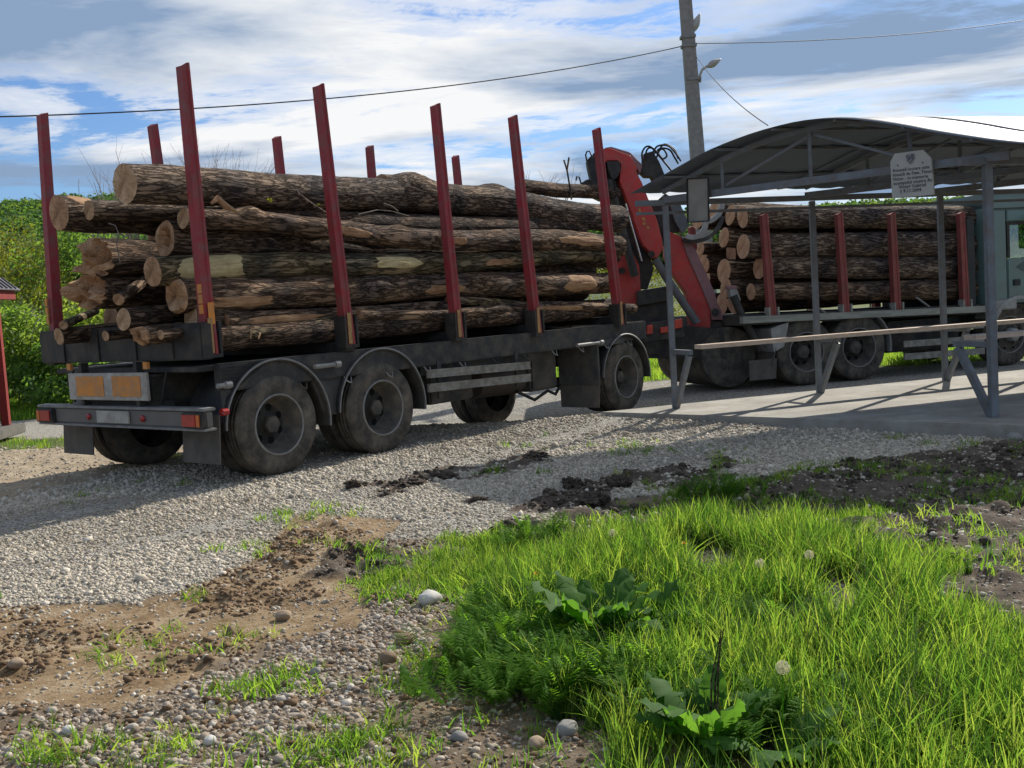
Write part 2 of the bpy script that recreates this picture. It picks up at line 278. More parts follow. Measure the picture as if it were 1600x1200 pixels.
DOCKM = leaf_mat('dock_leaf', [(.045, .12, .025), (.07, .165, .032)], .5, .65, 2.0, .12)
FERNM = leaf_mat('fern_leaf', [(.055, .14, .018), (.095, .19, .025)], .55, .7, 2.4, .08)
BUSHM = leaf_mat('bush_leaf', [(.045, .095, .028), (.075, .135, .035), (.12, .165, .045)], .5, .6, 2.8)
YBUSHM = leaf_mat('young_leaf', [(.07, .10, .02), (.11, .135, .025), (.16, .165, .035)], .42, .6, 1.7)
HILLM = leaf_mat('hill_leaf', [(.035, .085, .032), (.055, .12, .04), (.09, .15, .045)], .4, .8, 2.2)
STRAW = M('straw', (.35, .30, .16), (.25, .20, .10), 10, .9)
TWIG = M('grey_twig', (.20, .17, .14), (.12, .10, .085), 20, .9)

SEEDM = leaf_mat('seed_fluff', [(.6, .6, .56), (.7, .7, .66)], .4, .9, .9)
YFLO = M('dandelion_yellow', (.75, .5, .02), (.65, .4, .01), 20, .7)

# ------------------------------------------------------------------ mesh builder
class B:
    """collects geometry, then links it as one mesh"""
    def __init__(s): s.v = []; s.f = []; s.m = []; s.mi = 0; s.sm = []; s.smooth = False
    def add(s, V, F, smooth=None):
        o = len(s.v); s.v += [tuple(map(float, p)) for p in V]; s.f += [tuple(i + o for i in f) for f in F]; s.m += [s.mi] * len(F); s.sm += [s.smooth if smooth is None else smooth] * len(F); return s
    def box(s, x0, x1, y0, y1, z0, z1):
        V = [(x, y, z) for x in (x0, x1) for y in (y0, y1) for z in (z0, z1)]
        return s.add(V, [(0, 1, 3, 2), (4, 6, 7, 5), (0, 4, 5, 1), (2, 3, 7, 6), (0, 2, 6, 4), (1, 5, 7, 3)])
    def bbox(s, x0, x1, y0, y1, z0, z1, b=.01):   # box with chamfered edges
        bm = bmesh.new(); bmesh.ops.create_cube(bm, size=1)
        for v in bm.verts: v.co = Vector((x0 if v.co.x < 0 else x1, y0 if v.co.y < 0 else y1, z0 if v.co.z < 0 else z1))
        bmesh.ops.bevel(bm, geom=bm.edges[:], offset=b, segments=2, affect='EDGES'); return s.bm(bm)
    def bm(s, bm, smooth=None):
        bm.verts.ensure_lookup_table(); bm.verts.index_update()
        s.add([v.co for v in bm.verts], [[v.index for v in f.verts] for f in bm.faces], smooth); bm.free(); return s
    def beam(s, a, b, wd, ht, up=(0, 0, 1)):      # rectangular bar between two points
        a = Vector(a); b = Vector(b); d = (b - a).normalized(); up = Vector(up)
        sd = d.cross(up)
        if sd.length < 1e-3: sd = d.cross(Vector((1, 0, 0)))
        sd.normalize(); u2 = sd.cross(d).normalized()
        V = [p + sd * (i * wd / 2) + u2 * (j * ht / 2) for p in (a, b) for i, j in ((-1, -1), (1, -1), (1, 1), (-1, 1))]
        return s.add(V, [(0, 1, 2, 3), (7, 6, 5, 4), (0, 4, 5, 1), (1, 5, 6, 2), (2, 6, 7, 3), (3, 7, 4, 0)])
    def tube(s, pts, r, n=10, caps=True, smooth=True):
        P = [Vector(p) for p in pts]; rs = r if hasattr(r, '__len__') else [r] * len(P); V = []; F = []; ref = None
        for i, p in enumerate(P):
            d = (P[min(i + 1, len(P) - 1)] - P[max(i - 1, 0)]).normalized()
            if ref is None: ref = d.orthogonal().normalized()
            ref = (ref - d * ref.dot(d)); ref = ref.normalized() if ref.length > 1e-6 else d.orthogonal().normalized()
            q = d.cross(ref)
            for k in range(n):
                a = 2 * math.pi * k / n; V.append(p + (ref * math.cos(a) + q * math.sin(a)) * rs[i])
        for i in range(len(P) - 1):
            for k in range(n): F.append((i * n + k, i * n + (k + 1) % n, (i + 1) * n + (k + 1) % n, (i + 1) * n + k))
        s.add(V, F, smooth)
        if caps: s.add([V[k] for k in range(n)], [tuple(range(n))[::-1]], False); s.add([V[-n + k] for k in range(n)], [tuple(range(n))], False)
        return s
    def prism(s, pts, depth):     # pts 3D polygon, depth vector
        P = [Vector(p) for p in pts]; d = Vector(depth); n = len(P)
        V = P + [p + d for p in P]; F = [tuple(range(n)), tuple(range(2 * n - 1, n - 1, -1))] + [(i, i + n, (i + 1) % n + n, (i + 1) % n) for i in range(n)]
        return s.add(V, F)
    def lathe(s, prof, c, axis='y', n=32, a0=0., a1=2 * math.pi, sx=1., smooth=True):   # prof: (along axis, radius)
        full = abs(a1 - a0 - 2 * math.pi) < 1e-6; k = n if full else n + 1; V = []; F = []
        for i in range(k):
            a = a0 + (a1 - a0) * i / n
            for t, r in prof:
                if axis == 'y': V.append((c[0] + r * math.cos(a), c[1] + t, c[2] + r * math.sin(a)))
                elif axis == 'z': V.append((c[0] + r * math.cos(a), c[1] + r * math.sin(a), c[2] + t))
                else: V.append((c[0] + t, c[1] + r * math.cos(a), c[2] + r * math.sin(a)))
        m = len(prof)
        for i in range(n):
            j = (i + 1) % k
            for q in range(m - 1): F.append((i * m + q, i * m + q + 1, j * m + q + 1, j * m + q))
        return s.add(V, F, smooth)
    def build(s, name, mat, parent=None, world=False, frame=None, loc=None):
        V = s.v
        if world and parent is not None:
            Mi = WM[parent.name].inverted(); V = [Mi @ Vector(p) for p in V]
        if loc is not None: V = [Vector(p) - Vector(loc) for p in V]
        me = bpy.data.meshes.new(name); me.from_pydata([tuple(p) for p in V], [], s.f)
        for m in (mat if isinstance(mat, (list, tuple)) else [mat]): me.materials.append(m)
        me.polygons.foreach_set('material_index', s.m); me.polygons.foreach_set('use_smooth', s.sm)
        bm = bmesh.new(); bm.from_mesh(me); bmesh.ops.recalc_face_normals(bm, faces=bm.faces); bm.to_mesh(me); bm.free()
        o = bpy.data.objects.new(name, me); C.objects.link(o)
        if loc is not None: o.location = loc
        if parent is not None:
            o.parent = parent; WM[o.name] = WM.get(parent.name, Matrix()) @ Matrix.Translation(Vector(loc or (0, 0, 0)))
        else: WM[o.name] = Matrix.Translation(Vector(loc or (0, 0, 0)))
        return o
WM = {}
def tag(o, label=None, cat=None, group=None, kind=None):
    for k, v in (('label', label), ('category', cat), ('group', group), ('kind', kind)):
        if v: o[k] = v
    return o
def thing(name, label, cat, M_=Matrix(), group=None, parent=None):
    o = bpy.data.objects.new(name, None); C.objects.link(o); o.matrix_world = M_; o.empty_display_size = .2
    WM[o.name] = M_.copy(); return tag(o, label, cat, group)
def sub(name, parent, loc):      # an Empty part
    o = bpy.data.objects.new(name, None); C.objects.link(o); o.parent = parent; o.location = loc; WM[o.name] = WM[parent.name] @ Matrix.Translation(Vector(loc)); return o
def T(x, y, z=0., rz=0.): return Matrix.Translation((x, y, z)) @ Matrix.Rotation(rz, 4, 'Z')
def copyobj(o, parent=None, keep=True):
    c = o.copy(); C.objects.link(c)
    if parent is not None: c.parent = parent
    for ch in [x for x in bpy.data.objects if x.parent == o]: copyobj(ch, c)
    return c
#--SECTION-GROUND--
# ------------------------------------------------------------------ ground
def ground_mat():
    m = bpy.data.materials.new('yard_ground'); m.use_nodes = True; nt = m.node_tree; b = nt.nodes['Principled BSDF']; b.inputs['Roughness'].default_value = .93; b.inputs['Specular IOR Level'].default_value = .15
    geo = N(nt, 'ShaderNodeNewGeometry')
    def noise(sc, det=6, ro=.6):
        n = N(nt, 'ShaderNodeTexNoise'); n.inputs['Scale'].default_value = sc; n.inputs['Detail'].default_value = det; n.inputs['Roughness'].default_value = ro; L(nt, geo.outputs['Position'], n.inputs['Vector']); return n
    def vor(sc, feat='F1'):
        n = N(nt, 'ShaderNodeTexVoronoi', feature=feat); n.inputs['Scale'].default_value = sc; L(nt, geo.outputs['Position'], n.inputs['Vector']); return n
    v = vor(46); ve = vor(46, 'DISTANCE_TO_EDGE')
    sepc = N(nt, 'ShaderNodeSeparateColor'); L(nt, v.outputs['Color'], sepc.inputs[0])
    gcol = ramp(nt, [(0, (.20, .185, .16)), (.5, (.36, .34, .30)), (1, (.54, .52, .47))]); L(nt, sepc.outputs[0], gcol.inputs[0])
    ge = ramp(nt, [(0, (.35, .33, .3)), (.12, (1, 1, 1))]); L(nt, ve.outputs['Distance'], ge.inputs[0])
    gm = N(nt, 'ShaderNodeMixRGB', blend_type='MULTIPLY'); gm.inputs[0].default_value = 1; L(nt, gcol.outputs[0], gm.inputs[1]); L(nt, ge.outputs[0], gm.inputs[2])
    n1 = noise(3, 8, .65); n2 = noise(30, 8, .75)
    mixn = MT(nt, 'ADD', MT(nt, 'MULTIPLY', n1.outputs['Fac'], .5), MT(nt, 'MULTIPLY', n2.outputs['Fac'], .5))
    sand = ramp(nt, [(.38, (.125, .077, .038)), (.5, (.25, .175, .10)), (.62, (.38, .30, .20))]); L(nt, mixn, sand.inputs[0])
    mud = ramp(nt, [(.36, (.045, .034, .026)), (.5, (.10, .078, .06)), (.64, (.19, .155, .125))]); L(nt, mixn, mud.inputs[0])
    soil = ramp(nt, [(.36, (.10, .075, .05)), (.5, (.17, .13, .09)), (.64, (.27, .22, .165))]); L(nt, mixn, soil.inputs[0])
    dirt = ramp(nt, [(.36, (.24, .18, .12)), (.5, (.36, .29, .205)), (.64, (.46, .39, .29))]); L(nt, mixn, dirt.inputs[0])
    gr = ramp(nt, [(.4, (.05, .085, .02)), (.5, (.09, .12, .03)), (.62, (.20, .17, .09))]); L(nt, mixn, gr.inputs[0])
    def att(n): a = N(nt, 'ShaderNodeAttribute'); a.attribute_name = n; return a.outputs['Fac']
    col = soil.outputs[0]
    for nm, src in (('gravel', gm.outputs[0]), ('sand', sand.outputs[0]), ('dirt', dirt.outputs[0]), ('farg', gr.outputs[0]), ('mud', mud.outputs[0])):
        mx = N(nt, 'ShaderNodeMixRGB'); L(nt, att(nm), mx.inputs[0]); L(nt, col, mx.inputs[1]); L(nt, src, mx.inputs[2]); col = mx.outputs[0]
    L(nt, col, b.inputs['Base Color'])
    hh = MT(nt, 'ADD', MT(nt, 'MULTIPLY', MT(nt, 'SUBTRACT', .6, v.outputs['Distance']), MT(nt, 'ADD', MT(nt, 'MULTIPLY', att('gravel'), .8), .1)), MT(nt, 'MULTIPLY', n2.outputs['Fac'], .9))
    bp = N(nt, 'ShaderNodeBump'); bp.inputs['Strength'].default_value = .9; bp.inputs['Distance'].default_value = .018; L(nt, hh, bp.inputs['Height']); L(nt, bp.outputs[0], b.inputs['Normal'])
    return m
def grid(xs, ys, hf, zf, name):
    X, Y = np.meshgrid(xs, ys); x = X.ravel(); y = Y.ravel(); h, z = hf(x, y)
    nx, ny = len(xs), len(ys); i = np.arange(nx * ny).reshape(ny, nx)
    F = np.stack([i[:-1, :-1], i[:-1, 1:], i[1:, 1:], i[1:, :-1]], -1).reshape(-1, 4)
    me = bpy.data.meshes.new(name); me.vertices.add(len(x)); me.vertices.foreach_set('co', np.stack([x, y, h], 1).astype(np.float32).ravel())
    me.loops.add(F.size); me.loops.foreach_set('vertex_index', F.ravel().astype(np.int32)); me.polygons.add(len(F)); me.polygons.foreach_set('loop_start', (np.arange(len(F)) * 4).astype(np.int32))
    me.update(); me.validate()
    for k, a in z.items():
        at = me.attributes.new(k, 'FLOAT', 'POINT'); at.data.foreach_set('value', a.astype(np.float32))
    me.polygons.foreach_set('use_smooth', np.ones(len(F), bool))
    o = bpy.data.objects.new(name, me); C.objects.link(o); return o
def fullh(x, y):
    z = zones(x, y); h = hgt(x, y)
    lump = fbm(x * 9, y * 9, 4) - .5; fine = fbm(x * 28, y * 28, 3) - .5
    f = {k: v.astype(float) for k, v in z.items()}
    heap = sstep(.42, .62, fbm(x * 2.2 + 4, y * 2.2, 3))
    h = h + f['sand'] * heap * (lump * .12 + fine * .07 + .005) + f['mud'] * (lump * .15 + fine * .06 + .02) + (1 - np.clip(f['sand'] + f['mud'] + f['gravel'] + f['farg'], 0, 1)) * (lump * .05 + fine * .02)
    h = h + f['gravel'] * (.008 + fine * .015)
    return h, f
GM = ground_mat()
def near_grid():
    xs = np.arange(-7, 9.001, .025); ys = np.arange(2.2, 14.01, .025)
    o = grid(xs, ys, None, None, 'g') if False else grid(xs, ys, lambda x, y: fullh(x, y), None, 'ground')
    return o
def smooth2(a, nx, ny):
    A = a.reshape(ny, nx)
    for _ in range(2):
        A = (A + np.roll(A, 1, 0) + np.roll(A, -1, 0) + np.roll(A, 1, 1) + np.roll(A, -1, 1)) / 5
    return A.ravel()
_xs = np.arange(-7, 9.001, .025); _ys = np.arange(2.2, 14.01, .025)
def nearf(x, y):
    h, f = fullh(x, y); nx, ny = len(_xs), len(_ys)
    H = smooth2(h, nx, ny); edge = (np.abs(x - _xs[0]) < .06) | (np.abs(x - _xs[-1]) < .06) | (np.abs(y - _ys[-1]) < .06) | (np.abs(y - _ys[0]) < .06)
    H = np.where(edge, base_h(x, y) - .005, H)
    return H, {k: smooth2(v, nx, ny) for k, v in f.items()}
go = grid(_xs, _ys, nearf, None, 'ground'); go.data.materials.append(GM); tag(go, kind='structure')
_gh = np.array([v.co.z for v in go.data.vertices]).reshape(len(_ys), len(_xs))
def gz(x, y):
    i = np.clip(((np.asarray(y) - _ys[0]) / .025), 0, len(_ys) - 1.001); j = np.clip(((np.asarray(x) - _xs[0]) / .025), 0, len(_xs) - 1.001)
    inside = (np.asarray(x) > _xs[0]) & (np.asarray(x) < _xs[-1]) & (np.asarray(y) > _ys[0]) & (np.asarray(y) < _ys[-1])
    i0 = i.astype(int); j0 = j.astype(int)
    z = _gh[i0, j0] * (1 - (i - i0)) * (1 - (j - j0)) + _gh[i0 + 1, j0] * (i - i0) * (1 - (j - j0)) + _gh[i0, j0 + 1] * (1 - (i - i0)) * (j - j0) + _gh[i0 + 1, j0 + 1] * (i - i0) * (j - j0)
    return np.where(inside, z, base_h(np.asarray(x, float), np.asarray(y, float)))
# the wider ground: one sheet to the horizon, lying just under the detailed yard sheet
_fx = np.unique(np.concatenate([np.array([-1500, -800, -400, -200, -120, -80, -60]), np.arange(-50, -7, .5), np.arange(-7, 9.01, .5), np.arange(9.5, 50, .5), np.array([60, 80, 120, 200, 400, 800, 1500])]))
_fy = np.unique(np.concatenate([np.array([-1500, -400, -100, -40, -10, 0, 1]), np.arange(2.2, 14.01, .4), np.arange(14.01, 40, .35), np.array([42, 46, 52, 60, 80, 120, 200, 400, 800, 1500])]))
def farf(x, y):
    z = zones(x, y); inn = (x > -6.99) & (x < 8.99) & (y > 2.21) & (y < 13.99)
    h = base_h(x, y) - .006 - .10 * inn
    return h, {k: v.astype(float) for k, v in z.items()}
fo = grid(_fx, _fy, farf, None, 'outer_ground'); fo.data.materials.append(GM); tag(fo, kind='structure')

# ---- instancing of things nobody could count
proto_n = [0]
def protos(meshes, mat, name):
    col = bpy.data.collections.new(name)
    for i, (V, F) in enumerate(meshes):
        me = bpy.data.meshes.new(name); me.from_pydata(V, [], F); me.materials.append(mat[i % len(mat)] if isinstance(mat, list) else mat)
        for p in me.polygons: p.use_smooth = True
        o = bpy.data.objects.new('%s_%02d' % (name, i), me); col.objects.link(o)
    return col
def scatter(name, P, rot, scl, idx, col, kindlabel, cat):
    me = bpy.data.meshes.new(name); n = len(P); me.vertices.add(n); me.vertices.foreach_set('co', np.asarray(P, np.float32).ravel())
    a = me.attributes.new('rot', 'FLOAT_VECTOR', 'POINT'); a.data.foreach_set('vector', np.asarray(rot, np.float32).ravel())
    a = me.attributes.new('scl', 'FLOAT_VECTOR', 'POINT'); a.data.foreach_set('vector', np.asarray(scl, np.float32).ravel())
    a = me.attributes.new('idx', 'INT', 'POINT'); a.data.foreach_set('value', np.asarray(idx, np.int32))
    o = bpy.data.objects.new(name, me); C.objects.link(o)
    ng = bpy.data.node_groups.new(name, 'GeometryNodeTree'); ng.interface.new_socket('Geometry', in_out='INPUT', socket_type='NodeSocketGeometry'); ng.interface.new_socket('Geometry', in_out='OUTPUT', socket_type='NodeSocketGeometry')
    gi = ng.nodes.new('NodeGroupInput'); goo = ng.nodes.new('NodeGroupOutput'); ip = ng.nodes.new('GeometryNodeInstanceOnPoints'); ci = ng.nodes.new('GeometryNodeCollectionInfo')
    ci.inputs['Collection'].default_value = col; ci.inputs['Separate Children'].default_value = True; ci.inputs['Reset Children'].default_value = True
    def na(n_, t):
        x = ng.nodes.new('GeometryNodeInputNamedAttribute'); x.data_type = t; x.inputs[0].default_value = n_; return x.outputs[0]
    ng.links.new(gi.outputs[0], ip.inputs['Points']); ng.links.new(ci.outputs[0], ip.inputs['Instance']); ip.inputs['Pick Instance'].default_value = True
    ng.links.new(na('idx', 'INT'), ip.inputs['Instance Index']); 
    e2r = ng.nodes.new('FunctionNodeEulerToRotation'); ng.links.new(na('rot', 'FLOAT_VECTOR'), e2r.inputs[0]); ng.links.new(e2r.outputs[0], ip.inputs['Rotation'])
    ng.links.new(na('scl', 'FLOAT_VECTOR'), ip.inputs['Scale']); ng.links.new(ip.outputs[0], goo.inputs[0])
    mo = o.modifiers.new('instances', 'NODES'); mo.node_group = ng
    tag(o, kindlabel, cat, kind='stuff'); return o
def pebble_meshes(n, angular, seed):
    out = []
    for i in range(n):
        bm = bmesh.new(); bmesh.ops.create_icosphere(bm, subdivisions=1 if angular else 2, radius=.5); rr = random.Random(seed + i)
        ax = (1, rr.uniform(.65, .95), rr.uniform(.45, .75))
        for v in bm.verts:
            k = 1 + (rr.uniform(-.22, .22) if angular else .22 * (mnoise.noise(v.co * 2.2 + Vector((i * 7, seed, 0)))))
            v.co = Vector((v.co.x * ax[0] * k, v.co.y * ax[1] * k, v.co.z * ax[2] * k))
        out.append(([tuple(v.co) for v in bm.verts], [[v.index for v in f.verts] for f in bm.faces])); bm.free()
    return out
def pebble_mat(name, cols):
    m = bpy.data.materials.new(name); m.use_nodes = True; nt = m.node_tree; b = nt.nodes['Principled BSDF']; b.inputs['Roughness'].default_value = .85; b.inputs['Specular IOR Level'].default_value = .2
    oi = N(nt, 'ShaderNodeObjectInfo'); cr = ramp(nt, [(i / (len(cols) - 1), c) for i, c in enumerate(cols)]); L(nt, oi.outputs['Random'], cr.inputs[0])
    n = N(nt, 'ShaderNodeTexNoise'); n.inputs['Scale'].default_value = 3; n.inputs['Detail'].default_value = 5; tc = N(nt, 'ShaderNodeTexCoord'); L(nt, tc.outputs['Object'], n.inputs['Vector'])
    r2 = ramp(nt, [(.35, (.7, .68, .65)), (.65, (1.15, 1.13, 1.1))]); L(nt, n.outputs['Fac'], r2.inputs[0])
    mu = N(nt, 'ShaderNodeMixRGB', blend_type='MULTIPLY'); mu.inputs[0].default_value = 1; L(nt, cr.outputs[0], mu.inputs[1]); L(nt, r2.outputs[0], mu.inputs[2]); L(nt, mu.outputs[0], b.inputs['Base Color']); return m
GRAVM = pebble_mat('gravel_stone', [(.31, .275, .22), (.47, .425, .35), (.55, .505, .425), (.39, .35, .28), (.64, .595, .515), (.48, .425, .34)])
GRAVD = pebble_mat('dusty_gravel_stone', [(.26, .225, .17), (.37, .325, .26), (.31, .275, .215), (.43, .38, .31), (.33, .285, .22)])
RIVM = pebble_mat('river_pebble', [(.19, .15, .115), (.33, .28, .225), (.42, .37, .31), (.25, .20, .15), (.50, .47, .42), (.30, .24, .18)])
CLODM = pebble_mat('soil_clod', [(.10, .065, .04), (.20, .13, .075), (.15, .10, .06), (.26, .175, .105)])
MUDM = pebble_mat('mud_clod', [(.035, .028, .022), (.075, .058, .045), (.05, .04, .032), (.10, .08, .06)])
def rand_in(x0, x1, y0, y1, dens):
    n = int((x1 - x0) * (y1 - y0) * dens); return rng.uniform(x0, x1, n), rng.uniform(y0, y1, n)
def infrustum(x, y, m=.35): return (x > -y * .51 - m) & (x < y * .49 + m)
def put(name, x, y, size, col, n, lab, cat, sink=.06, flat=True):
    z = gz(x, y) + size * (sink + rng.uniform(-.14, .08, len(x))); k = len(x)
    rot = np.stack([rng.normal(0, .35, k), rng.normal(0, .35, k), rng.uniform(0, 6.28, k)], 1)
    ix = rng.integers(0, n, k) if not isinstance(n, tuple) else rng.integers(0, n[0], k) + n[0] * n[1]
    return scatter(name, np.stack([x, y, z], 1), rot, np.stack([size] * 3, 1), ix, col, lab, cat)
pc = protos(pebble_meshes(16, True, 1), [GRAVM] * 8 + [GRAVD] * 8, 'gravel_stone')
xs_, ys_, sz_ = [], [], []
for (y0, y1, dn, s) in ((3.8, 6.5, 4300, .026), (6.5, 9, 3200, .030), (9, 13.5, 1700, .036)):
    x, y = rand_in(-7, 7, y0, y1, dn); k = infrustum(x, y); x, y = x[k], y[k]; z = zones(x, y)
    k = z['gravel'] | (z['mud'] & (rng.random(len(x)) < .09)) | (z['sand'] & (rng.random(len(x)) < .10)) | (z['dirt'] & (rng.random(len(x)) < .12)); x, y = x[k], y[k]
    xs_.append(x); ys_.append(y); sz_.append(rng.lognormal(math.log(s * .68), .38, len(x)))
x = np.concatenate(xs_); y = np.concatenate(ys_); s = np.concatenate(sz_)
trk = fbm(x * .45 + 11, y * 1.1 + 5, 4)
# wheel tracks run along the trailer: fines show between pressed stones
al = (x - TR.o[0]) * TR.n[0] + (y - TR.o[1]) * TR.n[1]
tr_ = np.exp(-((al + 1.25 + .15 * np.sin(y)) / .22) ** 2) + np.exp(-((al + 3.0 + .12 * np.sin(y * 1.3)) / .25) ** 2) + np.exp(-((al - .25) / .3) ** 2)
keep = rng.random(len(x)) < 1 - .55 * np.clip(tr_, 0, 1) - .35 * sstep(.56, .68, trk); x, y, s, trk, tr_ = x[keep], y[keep], s[keep], trk[keep], tr_[keep]
s = s * (.8 + .5 * fbm(x * .9 + 70, y * .9, 3)) * (1 - .2 * np.clip(tr_, 0, 1))
_dust = rng.random(len(x)) < .15 + .6 * sstep(.5, .62, trk) + .4 * np.clip(tr_, 0, 1)
put('gravel', x, y, s, pc, (8, _dust), 'pale grey crushed gravel covering the yard around the trucks', 'gravel')
pc2 = protos(pebble_meshes(8, False, 50), RIVM, 'river_pebble')
x, y = rand_in(-3.2, 2.2, 2.6, 6.6, 6000); k = infrustum(x, y, .2); x, y = x[k], y[k]; z = zones(x, y)
cl = fbm(x * 1.3 + 8, y * 1.3, 3)
pr = np.where(z['sand'], .015 + .12 * sstep(.55, .7, cl), np.where(z['gravel'] | z['mud'], .03, np.where(z['grass'], .16, .16 + .55 * sstep(.44, .62, cl))))
k = rng.random(len(x)) < pr; x, y = x[k], y[k]
s = np.clip(rng.lognormal(math.log(.0145), .48, len(x)), .005, .045)
s = s * np.where(zones(x, y)['sand'], .6, 1.)
put('pebbles', x, y, s, pc2, 8, 'rounded brown and grey river pebbles strewn over the bare soil in front', 'pebbles')
pc3 = protos(pebble_meshes(6, True, 90), CLODM, 'soil_clod')
x, y = rand_in(-4.5, 1, 3, 7, 3000); k = infrustum(x, y, .2); x, y = x[k], y[k]; z = zones(x, y); hp = fbm(x * 2.2 + 4, y * 2.2, 3)
k = (z['sand'] & (rng.random(len(x)) < .75 * sstep(.45, .6, hp))) | (~z['gravel'] & ~z['grass'] & ~z['sand'] & ~z['mud'] & (rng.random(len(x)) < .25)); x, y = x[k], y[k]
put('soil_crumbs', x, y, np.clip(rng.lognormal(math.log(.016), .55, len(x)), .006, .06), pc3, 6, 'loose orange brown soil crumbs heaped beside the gravel edge', 'soil')
pc4 = protos(pebble_meshes(6, True, 130), MUDM, 'mud_clod')
x, y = rand_in(-2.5, 6, 4.5, 10.5, 1500); k = infrustum(x, y, .2); x, y = x[k], y[k]; z = zones(x, y)
k = z['mud'] & (rng.random(len(x)) < .65 * sstep(.38, .6, fbm(x * 3, y * 3 + 7, 3))); x, y = x[k], y[k]
put('mud_clods', x, y, np.clip(rng.lognormal(math.log(.020), .65, len(x)), .008, .075), pc4, 6, 'dark wet mud clods churned up between gravel and grass', 'mud')
#--SECTION-GRASS--
def blades(n, spread, h0, h1, wd, seed, lean=.5, seg=4):
    rr = random.Random(seed); V = []; F = []
    for _ in range(n):
        a = rr.uniform(0, 6.28); r = spread * math.sqrt(rr.random()); bx, by = r * math.cos(a), r * math.sin(a); h = rr.uniform(h0, h1); ln = rr.uniform(.1, lean) * h; la = rr.uniform(0, 6.28); fa = rr.uniform(0, 6.28); w = wd * rr.uniform(.7, 1.3)
        o = len(V)
        for i in range(seg + 1):
            t = i / seg; px = bx + math.cos(la) * ln * t * t; py = by + math.sin(la) * ln * t * t; pz = h * (t - .25 * (ln / h) * t * t) - .01; ww = w * (1 - t ** 1.6) + .0004
            V += [(px - math.cos(fa) * ww, py - math.sin(fa) * ww, pz), (px + math.cos(fa) * ww, py + math.sin(fa) * ww, pz)]
        for i in range(seg): F.append((o + 2 * i, o + 2 * i + 1, o + 2 * i + 3, o + 2 * i + 2))
    return V, F
def put2(name, x, y, size, col, n, lab, cat, tilt=.12, z=None):
    k = len(x); zz = gz(x, y) if z is None else z
    rot = np.stack([rng.normal(0, tilt, k), rng.normal(0, tilt, k), rng.uniform(0, 6.28, k)], 1)
    return scatter(name, np.stack([x, y, zz], 1), rot, np.stack([size] * 3, 1), rng.integers(0, n, k), col, lab, cat)
tuft = protos([blades(12, .05, .13, .30, [.0026, .0036, .0030, .0046][i % 4], 10 + i, [.42, .3, .55, .9][i % 4]) if i < 11 else blades(5, .04, .16, .34, .0013, 99, .5) for i in range(12)], [GRASSM, GRASSM, GRASSD, GRASSM, GRASSM, GRASSD, GRASSM, GRASSM, GRASSM, GRASSD, GRASSM, STRAW], 'grass_tuft')
x, y = rand_in(-.9, 6, 2.7, 8.2, 1150); k = infrustum(x, y, .4); x, y = x[k], y[k]; z = zones(x, y)
bare = fbm(x * 2.1 + 40, y * 2.1 + 3, 3)
dk = np.ones(len(x), bool)
for px_, py_, rr_ in ((935, 1030, .21), (1110, 1200, .24), (815, 990, .08), (1000, 1010, .12), (1210, 1200, .14), (1223, 1150, .09), (1264, 930, .07), (1187, 940, .07), (1069, 905, .07), (838, 945, .07)): q = g(px_, py_); dk &= ((x - q[0]) ** 2 + (y - q[1] + .06) ** 2 > rr_ ** 2) | (rng.random(len(x)) < .12)
k = dk & z['grass'] & ((bare > .39) | (y < 4.0)) & ~(z['mud'] & (rng.random(len(x)) < .55)); x, y = x[k], y[k]
# taller in the middle of the patch
ins = np.zeros(len(x))
for dx, dy in ((.35, 0), (-.35, 0), (0, .35), (0, -.35), (.25, .25), (-.25, -.25), (.5, 0), (-.5, 0)): ins += mask('grass', x + dx, y + dy, .05, 2)
core = np.zeros(len(x))
for dx, dy in ((0, 0), (.15, 0), (-.15, 0), (0, .15), (0, -.15)): core += mask('core', x + dx, y + dy, .05, 3)
tall = .24 + .14 * (ins / 8) + .58 * (core / 5) * (.2 + 1.25 * fbm(x * 1.6, y * 1.6, 4))
k = rng.random(len(x)) < (.35 + .65 * ins / 8); x, y, tall = x[k], y[k], tall[k]
put2('long_grass', x, y, tall * rng.uniform(.6, 1.25, len(x)), tuft, 12, 'bright green long grass growing in the foreground right', 'grass')
# short grass: edges, mud, odd sprigs
short = protos([blades(14, .05, .03, .075, .0026, 60 + i, 1.1, 3) for i in range(6)], GRASSM, 'short_tuft')
x, y = rand_in(-4, 7, 2.8, 12, 60); k = infrustum(x, y, .3); x, y = x[k], y[k]; z = zones(x, y); cl = fbm(x * 1.7 + 3, y * 1.7 + 60, 3)
k = ((z['mud'] & (cl > .5)) | ((~z['gravel']) & (cl > .655)) | (z['gravel'] & (cl > .69))) ; x, y = x[k], y[k]
ex = [(425, 1075, 26, .09), (640, 1072, 10, .06), (520, 1170, 30, .1), (640, 905, 60, .2), (780, 850, 60, .22), (700, 930, 50, .15), (1190, 760, 16, .12), (1265, 745, 10, .1), (1120, 790, 60, .25), (480, 805, 20, .2), (1580, 780, 14, .12), (790, 455 + 400, 30, .2), (260, 1190, 16, .08), (90, 1190, 14, .08), (700, 1040, 30, .12), (560, 1190, 30, .15), (940, 1120, 30, .15)]
for px, py, n_, sp_ in ex:
    q = g(px, py); x = np.append(x, q[0] + rng.normal(0, sp_, n_)); y = np.append(y, q[1] + rng.normal(0, sp_, n_))
put2('short_grass', x, y, rng.uniform(.7, 1.6, len(x)), short, 6, 'short grass sprigs on the mud and bare soil', 'grass', .2)
